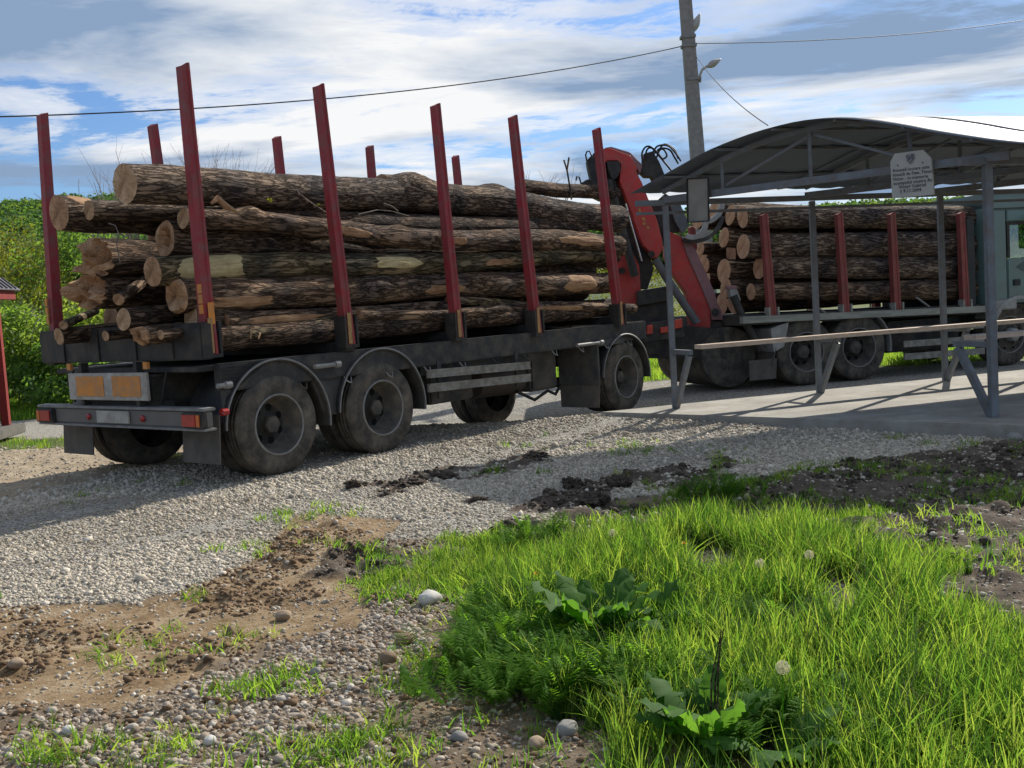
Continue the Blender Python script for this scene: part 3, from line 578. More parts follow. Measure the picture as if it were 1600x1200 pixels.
# ferny weeds between the grass and the pebbles
def ferny(seed):
    rr = random.Random(seed); V = []; F = []
    for s_ in range(7):
        a = rr.uniform(0, 6.28); h = rr.uniform(.07, .15); ln = rr.uniform(.03, .09)
        for i in range(2, 11):
            t = i / 10; c = Vector((math.cos(a) * ln * t, math.sin(a) * ln * t, h * math.sin(t * 1.35)))
            for sgn in (-1, 1):
                d = Vector((math.cos(a + sgn * 1.1), math.sin(a + sgn * 1.1), .25)).normalized() * (.035 * math.sin(t * 2.8) + .006); q = Vector((-d.y, d.x, 0)).normalized() * .0045; o = len(V)
                V += [tuple(c), tuple(c + d * .5 + q), tuple(c + d), tuple(c + d * .5 - q)]; F.append((o, o + 1, o + 2, o + 3))
    return V, F
fern = protos([ferny(i) for i in range(6)], FERNM, 'ferny_sprig')
X_, Y_ = [], []
for px, py, n_, sx_, sy_ in ((830, 1040, 150, .15, .14), (900, 1080, 150, .2, .12), (790, 985, 60, .08, .12), (1010, 1100, 60, .16, .08), (860, 960, 60, .15, .1), (1290, 1150, 50, .2, .1), (1180, 1000, 30, .2, .1), (1000, 980, 40, .2, .2), (830, 850, 20, .15, .1), (1120, 780, 30, .15, .1)):
    q = g(px, py); X_ += list(q[0] + rng.normal(0, sx_, n_)); Y_ += list(q[1] + rng.normal(0, sy_, n_))
x = np.array(X_); y = np.array(Y_); put2('ferny_weeds', x, y, rng.uniform(.7, 1.25, len(x)), fern, 6, 'low ferny weeds at the near edge of the long grass', 'weeds', .2)
# distant verge grass
vt = protos([blades(20, .14, .05, .16, .006, 200 + i, .7, 2) for i in range(6)], GRASSM, 'verge_tuft')
x, y = rand_in(-16, 12, 12, 26, 24); k = infrustum(x, y, 1.5); x, y = x[k], y[k]; z = zones(x, y)
k = z['farg']; x, y = x[k], y[k]
x2, y2 = rand_in(1.5, 13, 13, 18.5, 90); z = zones(x2, y2); k = z['farg']; x = np.append(x, x2[k]); y = np.append(y, y2[k])
def inslab(x, y):
    P = np.stack([x - P1[0], y - P1[1]], 1); det = U[0] * W[1] - U[1] * W[0]; a = (P[:, 0] * W[1] - P[:, 1] * W[0]) / det; b = (U[0] * P[:, 1] - U[1] * P[:, 0]) / det; return (a > -.7) & (b > -.5) & (b < 6) & (a < 14)
k = ~inslab(x, y); x, y = x[k], y[k]
put2('verge_grass', x, y, rng.uniform(.5, 1.1, len(x)) * np.where(y > 19, 1.6, .75), vt, 6, 'patchy verge grass beyond and behind the trucks', 'grass', .15)
#--SECTION-HILL--
# ------------------------------------------------------------------ hill and trees far behind
hx = np.linspace(-900, 1400, 70); hy = np.linspace(90, 900, 36)
def hillh(x, y):
    az = x / np.maximum(y, 1)
    ridge = 1.0 - .45 * sstep(-.42, -.05, az) - .1 * sstep(.05, .6, az)
    prof = np.clip(fbm(x / 160 + 3, y / 160, 4) - .5, -.5, .5)
    return -.2 + sstep(110, 560, y) * (54 * ridge + 16 * prof) * (.9 + .2 * sstep(560, 900, y))
ho = grid(hx, hy, lambda x, y: (hillh(x, y), {}), None, 'hill'); ho.data.materials.append(M('hill_ground', (.03, .06, .02), (.05, .08, .03), .05, .95, coord='Object')); tag(ho, kind='structure')
def crowns(n):
    out = []
    for i in range(n):
        V = []; F = []; rr = random.Random(500 + i)
        for k in range(620):
            d = Vector((rr.gauss(0, 1), rr.gauss(0, 1), rr.gauss(.25, 1))).normalized(); r = .5 * (1 + .45 * mnoise.noise(d * 2.1 + Vector((i * 5, 0, 0)))) * rr.uniform(.8, 1.04); c = Vector((d.x * r, d.y * r, .5 + d.z * r * .95))
            nrm = (d + Vector((rr.gauss(0, .5), rr.gauss(0, .5), rr.gauss(0, .5)))).normalized(); a = nrm.orthogonal().normalized(); b = nrm.cross(a); sz = rr.uniform(.03, .06); o = len(V)
            for t in range(5): V.append(tuple(c + (a * math.cos(t * 1.257) + b * math.sin(t * 1.257)) * sz * rr.uniform(.7, 1.2)))
            F.append((o, o + 1, o + 2, o + 3, o + 4))
        out.append((V, F))
    return out
hc = protos(crowns(6), HILLM, 'forest_crown')
X_, Y_ = [], []
while len(X_) < 5200:
    yy = random.uniform(250, 640); az = random.uniform(-.62, .62); X_.append(az * yy); Y_.append(yy)
x = np.array(X_); y = np.array(Y_)
put2('forest', x, y, rng.uniform(7, 13, len(x)), hc, 6, 'dense green forest covering the far hill', 'forest', .1, z=hillh(x, y) - 1.5)
def leafy(n, cen, rad, seed, size, holes=.0, thin=1.0):
    rr = random.Random(seed); V = []; F = []
    cl = [(Vector((rr.gauss(0, .42) * rad[0], rr.gauss(0, .42) * rad[1], rr.uniform(-.85, .9) * rad[2])) + Vector(cen), rr.uniform(.22, .42)) for _ in range(max(6, int(26 * thin)))]
    for k in range(n):
        c0, cr = rr.choice(cl); d = Vector((rr.gauss(0, 1), rr.gauss(0, 1), rr.gauss(0, 1))).normalized() * cr * rr.random() ** .4
        c = c0 + Vector((d.x * rad[0], d.y * rad[1], d.z * rad[2]))
        nrm = Vector((rr.gauss(0, 1), rr.gauss(0, 1), rr.gauss(.5, 1))).normalized(); a = nrm.orthogonal().normalized(); b = nrm.cross(a); s_ = size * rr.uniform(.6, 1.3); o = len(V)
        V += [tuple(c - a * s_), tuple(c + b * s_ * .5), tuple(c + a * s_), tuple(c - b * s_ * .5)]; F.append((o, o + 1, o + 2, o + 3))
    return V, F
def branchy(b, p, d, ln, r, depth, rr, spread=.5, up=.25):
    p = Vector(p); d = Vector(d).normalized(); pts = [p]; q = p
    for i in range(3):
        d = (d + Vector((rr.gauss(0, .09), rr.gauss(0, .09), rr.gauss(0, .05) + up * .12))).normalized(); q = q + d * ln / 3; pts.append(q)
    b.tube(pts, [r, r * .85, r * .7, r * .55], 5 if r > .02 else 3, False)
    if depth > 0:
        for k in range(rr.choice((2, 3, 3))):
            a = rr.uniform(0, 6.28); n = d.orthogonal().normalized(); n = (Matrix.Rotation(a, 3, d) @ n); t = rr.uniform(.35, 1); s_ = p.lerp(q, t)
            branchy(b, s_, d + n * rr.uniform(.3, spread * 1.6), ln * rr.uniform(.55, .8), r * .55, depth - 1, rr, spread, up)
def bush(px, dist, top, wd, n, seed, mat, label, name='bush', stem=True, size=.05, py0=None, group=None, thin=1.):
    d = ray(px, 500); P = CAM + d * dist / d[1]; bx, by = P[0], P[1]; z0 = float(base_h(np.array([bx]), np.array([by]))[0])
    dt = ray(px, top); zt = (CAM + dt * dist / dt[1])[2]; h = zt - z0
    t = thing(name, label, 'tree' if 'tree' in name else 'bush', T(bx, by, z0), group)
    b = B(); rr = random.Random(seed)
    if h > 4: branchy(b, (0, 0, 0), (rr.gauss(0, .05), 0, 1), h * .42, .05 + h * .008, 3, rr, .45, .4)
    else:
        for _ in range(5): branchy(b, (rr.gauss(0, .15), rr.gauss(0, .15), 0), (rr.gauss(0, .3), rr.gauss(0, .3), 1), h * .4, .022, 2, rr, .5)
    b.build('trunk', TWIG, t)
    V, F = leafy(n, (0, 0, h * (.60 if h > 4 else .52)), (wd / 2, wd / 2, h * (.42 if h > 4 else .52)), seed, size, thin=thin)
    b = B(); b.add(V, F); b.build('crown', mat, t); return t
bush(20, 21.5, 500, 3.4, 6500, 1, BUSHM, 'mid green bush beside the red kiosk post, lowest at the left')
bush(100, 20.6, 530, 2.8, 6500, 2, BUSHM, 'low bright bush directly behind the trailer rear left stake')
bush(-40, 20.6, 480, 3.0, 5000, 9, BUSHM, 'dense bush behind the red kiosk roof at the far left')
bush(60, 25, 395, 3.2, 7000, 3, YBUSHM, 'yellow green young tree between kiosk roof and trailer stake', 'young_tree', thin=.8)
bush(0, 28, 375, 3.4, 6500, 4, YBUSHM, 'yellow green tree rising behind the dark kiosk roof corner', 'young_tree')
bush(135, 24, 365, 3.0, 6000, 5, BUSHM, 'light green leafy tree seen through the gap under the long top logs', 'young_tree', thin=.8)
bush(165, 22.5, 455, 3.4, 6500, 6, BUSHM, 'green bush seen between the rear trailer stake and the split log ends')
bush(225, 23, 480, 4.0, 5000, 12, BUSHM, 'green bush hidden mostly behind the trailer log ends')
bush(1012, 34, 415, 4.2, 4500, 7, YBUSHM, 'bright green bush glimpsed between crane column and boom')
bush(1590, 34, 318, 5.5, 5500, 8, YBUSHM, 'light green tree seen through the teal cab window', 'young_tree')
bush(1500, 42, 340, 5.5, 3500, 13, BUSHM, 'darker green tree behind the teal cab and the load', 'leafy_tree')
bush(1660, 44, 330, 6, 3500, 14, BUSHM, 'darker green tree beyond the right edge of the cab', 'leafy_tree')
for i, (px, dist, top, dp, lab) in enumerate([(232, 58, 215, 5, 'bare grey tree behind the far rear stake, leftmost of the tall bare ones'), (318, 62, 210, 5, 'bare grey tree just right of the tallest near stake'), (362, 60, 190, 5, 'tallest bare tree with upright twigs above the top log'), (152, 70, 278, 4, 'small bare tree above the far hill crest'), (195, 64, 232, 4, 'thin bare tree left of the far rear stake'), (862, 66, 258, 4, 'small bare tree showing above the load near the crane'), (838, 70, 264, 4, 'lowest bare treetop peeping over the big log left of the crane')]):
    d = ray(px, 500); P = CAM + d * dist / d[1]; dt = ray(px, top); h = (CAM + dt * dist / dt[1])[2] + .2
    t = thing('bare_tree', lab, 'tree', T(P[0], P[1], -.2), 'bare trees beyond the yard'); b = B(); rr = random.Random(40 + i)
    b.tube([(0, 0, 0), (.05, 0, h * .25), (0, .05, h * .45)], [.16, .12, .08], 6, False); b.build('trunk', TWIG, t)
    b = B()
    for k in range(9):
        a = rr.uniform(0, 6.28); branchy(b, (0, 0, h * rr.uniform(.2, .45)), (math.cos(a) * .45, math.sin(a) * .45, 1), h * .28, .045, dp - 2, rr, .4, .5)
    zm = max(v[2] for v in b.v); k_ = (h - h * .2) / (zm - h * .2); b.v = [(v[0], v[1], h * .2 + (v[2] - h * .2) * k_ if v[2] > h * .2 else v[2]) for v in b.v]
    b.build('branches', TWIG, t)
#--SECTION-SHELTER--
# ------------------------------------------------------------------ concrete slab
def W3(a, b_, z): return P1 + U * a + W * b_ + np.array([0, 0, z])
b = B(); b.prism([W3(-.55, -.42, -.16), W3(9.5, -.42, -.16), W3(9.5, 5.2, -.16), W3(-.55, 5.2, -.16)], (0, 0, SLAB + .16))
bm = bmesh.new(); vs = [bm.verts.new(v) for v in b.v]; [bm.faces.new([vs[i] for i in f]) for f in b.f]; bmesh.ops.recalc_face_normals(bm, faces=bm.faces)
bmesh.ops.bevel(bm, geom=bm.edges[:], offset=.012, segments=2, affect='EDGES'); b = B(); b.bm(bm, False)
slab = b.build('concrete_slab', CONC); tag(slab, 'pale concrete slab under the curved roof shelter', 'slab')
# ------------------------------------------------------------------ shelter
sh = thing('roofed_shelter', 'grey steel shelter with curved metal roof standing on the concrete slab', 'shelter', T(P1[0], P1[1], SLAB))
def part(b, name, mat, p=sh): return b.build(name, mat, p, world=True)
rowA = [P1, P2, P3, P1 + U * 5.4, P1 + U * 7.2]; rowB = [P4 + U * t for t in (0, 1.85, 3.7, 5.5)]
ZB = 2.38
for p in rowA: b = B(); b.bbox(p[0] - .032, p[0] + .032, p[1] - .032, p[1] + .032, SLAB, ZB - .03, .004); part(b, 'post', GREY)
for p in rowB: b = B(); b.bbox(p[0] - .036, p[0] + .036, p[1] - .036, p[1] + .036, SLAB, ZB - .03, .005); part(b, 'post', GREY)
for row, e0 in ((rowA, .35), (rowB, .3)):
    a = row[0] - U * e0; c = row[-1] + U * .3
    b = B(); b.beam((a[0], a[1], ZB), (c[0], c[1], ZB), .06, .06); part(b, 'eave_beam', GREY)
    if row is rowA: b = B(); b.beam((a[0], a[1], ZB - .11), (c[0], c[1], ZB - .11), .04, .03); part(b, 'eave_beam', GREY)
prof = [(-.13, 2.50), (.0, 2.545), (.26, 2.63), (.51, 2.71), (.84, 2.82), (1.14, 2.885), (1.44, 2.935), (1.79, 2.965), (2.03, 2.965), (2.32, 2.93), (2.57, 2.87), (2.87, 2.78), (3.1, 2.70), (3.43, 2.60), (3.67, 2.53), (3.96, 2.46), (4.1, 2.44)]
def smoothprof(p, n=3):
    for _ in range(n): 
        q = [p[0]]
        for i in range(len(p) - 1): a, b_ = p[i], p[i + 1]; q += [(a[0] * .75 + b_[0] * .25, a[1] * .75 + b_[1] * .25), (a[0] * .25 + b_[0] * .75, a[1] * .25 + b_[1] * .75)]
        q.append(p[-1]); p = q
    return p
pf = smoothprof(prof, 1)
for i in range(9):       # roof sheets laid side by side along the shelter, each lapping the last
    a0 = -.3 + i * .93; a1 = a0 + .96; dz = .004 * (i % 2)
    V = []; F = []; nr = 9
    for j in range(nr):
        a = a0 + (a1 - a0) * j / (nr - 1); rib = .012 if j in (1, 4, 7) else 0
        for t, z in pf: q = W3(a, t, z + dz + rib); V.append(q)
    m_ = len(pf); top = len(V); V += [q + np.array([0, 0, -.0045]) for q in V]
    for j in range(nr - 1):
        for k in range(m_ - 1): F.append((j * m_ + k, j * m_ + k + 1, (j + 1) * m_ + k + 1, (j + 1) * m_ + k)); F.append((top + j * m_ + k, top + (j + 1) * m_ + k, top + (j + 1) * m_ + k + 1, top + j * m_ + k + 1))
    for k in range(m_ - 1): F.append((k, top + k, top + k + 1, k + 1)); e = (nr - 1) * m_; F.append((e + k, e + k + 1, top + e + k + 1, top + e + k))
    b = B(); b.add(V, F, True); part(b, 'roof_sheet', ROOFU)
def zprof(t): return float(np.interp(t, [q[0] for q in prof], [q[1] for q in prof]))
for i, a in enumerate((-.02, 1.8, 3.6, 5.4, 7.2)):       # trusses
    b = B(); ts = np.linspace(.0, 3.9, 22)
    for t0, t1 in zip(ts[:-1], ts[1:]): b.beam(W3(a, t0, zprof(t0) - .05), W3(a, t1, zprof(t1) - .05), .04, .045)
    part(b, 'arch_rib', GREY)
    b = B(); b.beam(W3(a, 0, ZB + .03), W3(a, 3.62, ZB + .03), .05, .07); part(b, 'tie_beam', GREY)
    for t in (.75, 1.75, 2.75): b = B(); b.beam(W3(a, t, ZB + .065), W3(a, t, zprof(t) - .07), .03, .03, (1, 0, 0)); part(b, 'web_strut', GREY)
    b = B(); b.beam(W3(a + .04, .75, ZB + .1), W3(a + .04, 1.75, zprof(1.75) - .1), .02, .025); b.beam(W3(a + .04, 2.75, ZB + .1), W3(a + .04, 1.75, zprof(1.75) - .1), .02, .025); part(b, 'brace', GREY)
for t in (.3, .95, 1.6, 2.25, 2.9, 3.5):
    b = B(); b.beam(W3(-.28, t, zprof(t) - .018), W3(8, t, zprof(t) - .018), .035, .022); part(b, 'purlin', GREY)
# plank rails on V legs
IN = -UN
for k, (q0, row, off, ln, zt, lb) in enumerate(((P1, rowA, .36, 8.0, .80, 'far'), (P4, rowB, -.40, 5.5, .82, 'near'))):
    segs = [(-.0, 1.83), (1.85, 3.65), (3.67, 5.4), (5.42, 7.2)] if k == 0 else [(-.0, 1.85), (1.87, 3.7), (3.72, 5.4)]
    for s0, s1 in segs:
        b = B(); A_ = q0 + U * (s0 + .12) + IN * off + np.array([0, 0, zt]); E_ = q0 + U * (s1 + .12) + IN * off + np.array([0, 0, zt + random.uniform(-.004, .004)]); b.beam(A_, E_, .16, .045); part(b, 'plank', WOODL)
    for p in row:
        b = B(); b.beam(p + np.array([0, 0, zt - .05]), p + IN * (off * 1.15) + np.array([0, 0, zt - .05]), .05, .05); part(b, 'bracket', GREY)
        b = B(); b.beam(p + IN * np.sign(off) * .03 + np.array([0, 0, SLAB + .01]), p + IN * off * 1.05 + np.array([0, 0, zt - .08]), .05, .06 if k == 0 else .07); part(b, 'leg', GREY)
# hanging signs on the gable
def gpl(x, y, off=.1): return hit(x, y, P1 - U * off, (.685, .73, 0))
sg = thing('memorial_sign', 'pale memorial plaque with clipped corners and writing hung under the shelter gable', 'sign', T(*gpl(1425, 272), 0))
WM[sg.name] = Matrix.Translation(Vector(gpl(1425, 272))); sg.matrix_world = WM[sg.name]
pts = [gpl(*p) for p in ((1394, 310), (1391, 253), (1398, 240), (1442, 234), (1455, 247), (1459, 304))]
b = B(); b.prism(pts, (.685 * .03, .73 * .03, 0)); b.build('board', SIGN, sg, world=True)
# frame of the plaque face
o_ = gpl(1394, 310, .106); ex_ = gpl(1459, 304, .106) - o_; wid = np.linalg.norm(ex_); ex_ = ex_ / wid; ez_ = gpl(1391, 253, .106) - o_; ez_ -= ex_ * (ez_ @ ex_); ez_ /= np.linalg.norm(ez_)
nz_ = np.cross(ex_, ez_)
def put_text(txt, px, py, hpx, parent):
    q = gpl(px, py, .106); cu = bpy.data.curves.new('lettering', 'FONT'); cu.body = txt; cu.size = hpx / FPX * 10.3 * 1.35; cu.extrude = .0006; cu.materials.append(INK); cu.resolution_u = 2
    o = bpy.data.objects.new('lettering', cu); C.objects.link(o); bpy.context.view_layer.update(); me = bpy.data.meshes.new_from_object(o); bpy.data.objects.remove(o); me.materials.clear(); me.materials.append(INK)
    o = bpy.data.objects.new('lettering', me); C.objects.link(o); o.parent = parent
    Mw = Matrix(((ex_[0], ez_[0], nz_[0], q[0]), (ex_[1], ez_[1], nz_[1], q[1]), (ex_[2], ez_[2], nz_[2], q[2]), (0, 0, 0, 1)))
    o.matrix_local = WM[parent.name].inverted() @ Mw; return o
for txt, px, py, hp in (('Aceast\u0103 lucrare este', 1394.5, 269, 5), ('donat\u0103 de Fam. Timercea', 1394.3, 276, 5), ('Victor - in memoria', 1394.8, 282.7, 5), ('scumpului nostru fiu', 1395.5, 289.3, 5.4), ('Victor Gabriel', 1404, 294.8, 5.4), ('\u2020 9.11.2004', 1406, 301.5, 5.2)): put_text(txt, px, py, hp, sg)
sp_ = [gpl(1415.5 + x_, 241.5 + y_, .107) for x_, y_ in ((0, 1), (3, -.6), (8, -1.5), (12.5, -1.2), (14, 3), (13, 8), (9, 14), (7.5, 15.5), (4, 13), (1, 8.5))]
b = B(); b.prism(sp_, (.001, .001, 0)); b.build('shield_emblem', M('sign_emblem', (.10, .10, .12), (.28, .28, .29), 60, .8, pos=(.45, .55)), sg, world=True)
for px, py in ((1402.5, 258.5), (1441.5, 254)):
    b = B(); q = gpl(px, py, .108); b.lathe([(-.004, .006), (0, .006), (.0005, .001)], q, 'y', 8); b.build('screw', BLK, sg, world=True)
q = gpl(1090, 313, .1); bs = thing('blank_board', 'blank grey board in a dark frame hung at the left end of the shelter gable', 'sign', T(q[0], q[1], 0)); WM[bs.name] = Matrix.Translation(Vector(q)); bs.matrix_world = WM[bs.name]
pts = [gpl(*p) for p in ((1075.5, 346.5), (1074.5, 280.5), (1105.5, 278.5), (1106.5, 344.5))]
b = B(); b.prism(pts, (.685 * .02, .73 * .02, 0)); b.build('panel', M('blank_panel', (.30, .28, .24), (.22, .21, .185), 6, .8), bs, world=True)
b = B(); fp = [gpl(x_, y_, .11) for x_, y_ in ((1074.5, 347.5), (1073.5, 279.5), (1106.5, 277.5), (1107.5, 345.5))]
for i in range(4): b.beam(fp[i], fp[(i + 1) % 4], .02, .012)
b.build('frame', BLK, bs, world=True)
#--SECTION-VEHICLES--
# ------------------------------------------------------------------ wheels
def wheel(parent, x, y, z, R_, wd, face=-1, dual=True, hub='flat', inner=True, tag_=None):
    """face -1: dish looks to -y. y is the outer face position"""
    t = sub('wheel', parent, (x, y, z)); f = face
    def ty(off):
        b = B(); s_ = -f; p = [(off, R_ * .60), (off - .006, R_ * .66), (off - .012, R_ * .80), (off - .004, R_ * .92), (off + .012, R_ * .965), (off + .03, R_ * .99)]
        gw = (wd - .06) / 4
        for i in range(4):
            a = off + .03 + gw * i; p += [(a + .004, R_), (a + gw - .010, R_), (a + gw - .007, R_ - .012), (a + gw - .003, R_ - .012)] if i < 3 else [(a + .004, R_), (a + gw, R_ * .99)]
        e = off + wd; p += [(e - .012, R_ * .965), (e + .004, R_ * .92), (e + .012, R_ * .8), (e + .006, R_ * .66), (e, R_ * .6)]
        b.lathe([(s_ * a, r) for a, r in p], (0, 0, 0), 'y', 48); return b
    ty(0).build('tyre', RUB, t)
    if dual: ty(wd + .035).build('tyre', RUB, t)
    s_ = -f; b = B(); rr = R_ * .60
    deep = .17 if dual else .03
    prof_ = [(.03, rr + .004), (-.002, rr + .004), (-.012, rr - .004), (-.004, rr - .014), (.02, rr - .02), (.05, rr - .045), (deep, rr - .055), (deep + .01, rr - .09)]
    if hub == 'convex': prof_ = [(.03, rr + .004), (-.002, rr + .004), (-.012, rr - .004), (-.002, rr - .014), (.05, rr - .03), (.05, rr - .05), (.0, rr * .62), (-.02, rr * .5)]
    b.lathe([(s_ * a, r) for a, r in prof_], (0, 0, 0), 'y', 48); b.build('rim', RIM, t)
    r_out = (rr - .09) if hub != 'convex' else rr * .5; dz = deep + .01 if hub != 'convex' else -.02
    b = B(); b.lathe([(s_ * dz, r_out), (s_ * (dz - .004), r_out * .55), (s_ * (dz - .03), r_out * .5), (s_ * (dz - .03), .0)], (0, 0, 0), 'y', 40); b.build('disc', DISC, t)
    b = B(); b.lathe([(s_ * .004, rr + .006), (-s_ * .010, rr + .004), (-s_ * .016, rr - .004), (-s_ * .006, rr - .012)], (0, 0, 0), 'y', 48); b.build('rim_lip', LIP, t)
    b = B(); nh = 7 if hub == 'flat' else 8
    for k in range(nh):
        a = 2 * math.pi * (k + .5) / nh; r1 = (rr - .075) if hub != 'convex' else rr * .78
        if hub != 'convex': r1 = r_out * .84
        cx_, cz_ = r1 * math.cos(a), r1 * math.sin(a); dd = s_ * (dz - .006) if hub != 'convex' else s_ * .012
        rad = .034 if hub != 'convex' else .022
        for q in (0,):
            V = [(cx_ + rad * math.cos(t_) , dd, cz_ + rad * math.sin(t_)) for t_ in np.linspace(0, 6.283, 13)[:-1]]; b.add(V + [(v[0], dd + s_ * .004, v[2]) for v in V], [tuple(range(12))] + [(i, (i + 1) % 12, (i + 1) % 12 + 12, i + 12) for i in range(12)])
    b.build('hand_hole_disc', M('hole_shade', (.006, .006, .006), (.008, .008, .008), 5, .95), t)  # solid black discs, painted for the shade inside open hand holes
    b = B(); hp_ = .09 if dual else .05; hr = R_ * .17
    if hub == 'flat': b.lathe([(s_ * dz, hr * 1.15), (s_ * (dz - hp_), hr * 1.1), (s_ * (dz - hp_ - .012), hr * .95), (s_ * (dz - hp_ - .012), 0)], (0, 0, 0), 'y', 6, smooth=False)
    else: b.lathe([(s_ * dz, hr * 1.3), (s_ * (dz - .10), hr * 1.2), (s_ * (dz - .12), hr), (s_ * (dz - .12), 0)], (0, 0, 0), 'y', 20)
    b.build('hub', RIM if hub != 'convex' else LGREY, t)
    b = B()
    for k in range(10 if hub != 'flat' else 0):
        a = 2 * math.pi * k / 10; rn = hr * 1.55 if hub != 'convex' else hr * 1.75; b.lathe([(s_ * (dz - .0), .011), (s_ * (dz - .035), .011), (s_ * (dz - .035), 0)], (rn * math.cos(a), 0, rn * math.sin(a)), 'y', 6, smooth=False)
    if b.v: b.build('wheel_nut', RIM, t)
    return t
def arc_guard(parent, x, z, r, y0, y1, a0, a1, mat=GRD, name='mudguard'):
    b = B(); pr_ = [(y0, r - .012), (y0 - .006, r), (y0, r + .014), (y0 + .02, r + .012), (y0 + .03, r + .004), (y1, r + .004), (y1, r - .006), (y0 + .03, r - .006), (y0 + .012, r - .012), (y0, r - .012)]
    b.lathe(pr_, (x, 0, z), 'y', 26, a0, a1); o = b.build(name, mat, parent)
    b = B(); b.lathe([(y0 - .008, r - .004), (y0 - .012, r + .004), (y0 - .008, r + .013), (y0 - .002, r + .004), (y0 - .008, r - .004)], (x, 0, z), 'y', 26, a0, a1); b.build('rolled_edge', LIP, o)
    return o
# ------------------------------------------------------------------ log trailer
tr = thing('log_trailer', 'three axle log trailer with red stakes loaded with rough bent logs', 'trailer', TR.M)
for y in (.78, 1.72): b = B(); b.box(-.12, 7.0, y - .05, y + .05, .95, .97); b.box(-.12, 7.0, y - .05, y + .05, .66, .68); b.box(-.12, 7.0, y - .012, y + .012, .68, .95); b.build('frame_rail', DRK, tr)
b = B(); b.bbox(.05, 6.9, .03, .11, .80, 1.04, .012); b.build('side_beam', DRK, tr)
b = B(); b.bbox(.05, 6.9, 2.39, 2.47, .80, 1.04, .012); b.build('side_beam', DRK, tr)
b = B(); b.bbox(-.1, 6.95, .11, 2.39, .985, 1.03, .006); b.build('deck', DRK, tr)
b = B(); b.prism([(2.62, .14, .70), (2.62, .14, .99), (4.9, .14, .99), (4.6, .14, .70)], (0, .02, 0)); b.build('side_panel', DRK, tr)
b = B(); b.bbox(-.15, -.03, -.04, 2.56, 1.09, 1.40, .012); b.build('rear_bolster', BLK, tr)
for y in (.35, .9, 1.5, 2.1): B().box(-.165, -.151, y, y + .012, 1.10, 1.39).build('bolster_rib', BLK, tr)
SX = [(-.05, -.02, 3.52), (1.41, 1.54, 3.52), (3.0, 3.1, 3.5), (4.29, 4.48, 3.5), (5.97, 6.24, 3.5)]
def stake(parent, x_top, x_bot, y_bot, y_top, z0, z1, mat, sgn=-1, w0=.105, w1=.082, d_=.09, pocket=True, rib=True):
    def sec(x, y, w_, dd): s_ = sgn; return [(x - w_ / 2, y - s_ * 0, 0), (x - w_ / 2 + w_ * .62, y, 0), (x - w_ / 2 + w_ * .68, y + s_ * .012, 0), (x + w_ / 2 - .01, y + s_ * .012, 0), (x + w_ / 2, y, 0), (x + w_ / 2, y - s_ * dd, 0), (x - w_ / 2, y - s_ * dd, 0)]
    V = [(p[0], p[1], z0) for p in sec(x_bot, y_bot, w0, d_)] + [(p[0], p[1], z1 - (.03 if i in (0, 6) else .0)) for i, p in enumerate(sec(x_top, y_top, w1, d_ * .85))]
    n = 7; F = [tuple(range(n)), tuple(range(2 * n - 1, n - 1, -1))] + [(i, (i + 1) % n, (i + 1) % n + n, i + n) for i in range(n)]
    b = B(); b.add(V, F); o = b.build('stake', mat, parent)
    if pocket:
        b = B(); xb = x_bot; s_ = sgn
        b.box(xb - .085, xb - .06, min(y_bot + s_ * .02, y_bot - s_ * .13), max(y_bot + s_ * .02, y_bot - s_ * .13), z0 - .0, z0 + .27); b.box(xb + .06, xb + .085, min(y_bot + s_ * .02, y_bot - s_ * .13), max(y_bot + s_ * .02, y_bot - s_ * .13), z0, z0 + .27)
        b.box(xb - .06, xb + .06, y_bot - s_ * .13, y_bot - s_ * .11, z0, z0 + .27); b.box(xb - .085, xb + .085, min(y_bot + s_ * .018, y_bot - s_ * .1), max(y_bot + s_ * .018, y_bot - s_ * .1), z0 - .03, z0)
        b.build('stake_pocket', BLK, o)
        b = B(); b.box(xb - .045, xb + .002, min(y_bot + s_ * .016, y_bot + s_ * .02), max(y_bot + s_ * .016, y_bot + s_ * .02), z0 + .01, z0 + .30); b.build('reflective_strip', YEL, o)
    return o
for i, (xt, xb, zt) in enumerate(SX):
    x_extra = -.13 if i == 0 else 0
    st_ = stake(tr, xt, xb, -.015, .0, [1.13, 1.10, 1.06, 1.02, 1.02][i], zt, RED, -1)
    if i == 0:
        b = B()
        for k in range(3): b.box(xb - .0535 - .012, xb - .0535, -.005, .045, 1.47 + k * .085, 1.545 + k * .085)
        b.build('orange_reflector', CLR, st_); b = B(); b.box(xb - .03, xb + .03, -.034, -.029, 1.38, 1.56); b.build('orange_reflector', CLR, st_)
for i, (xt, xb, zt) in enumerate([(.04, -.02, 3.5), (1.25, 1.4, 3.5), (2.9, 3.0, 3.5), (4.4, 4.45, 3.5), (6.05, 6.2, 3.48)]):
    st_ = stake(tr, xt, xb, 2.52, 2.5, 1.1, zt, RED, 1)
    if i == 0:
        b = B()
        for k in range(3): b.box(xb - .0655, xb - .0535, 2.475, 2.515, 1.47 + k * .085, 1.545 + k * .085)
        b.build('orange_reflector', CLR, st_)
for i in (1, 2, 3, 4): xb = SX[i][1]; b = B(); b.bbox(xb - .07, xb + .07, .0, 2.5, 1.035, 1.13, .008); b.build('bolster', BLK, tr)
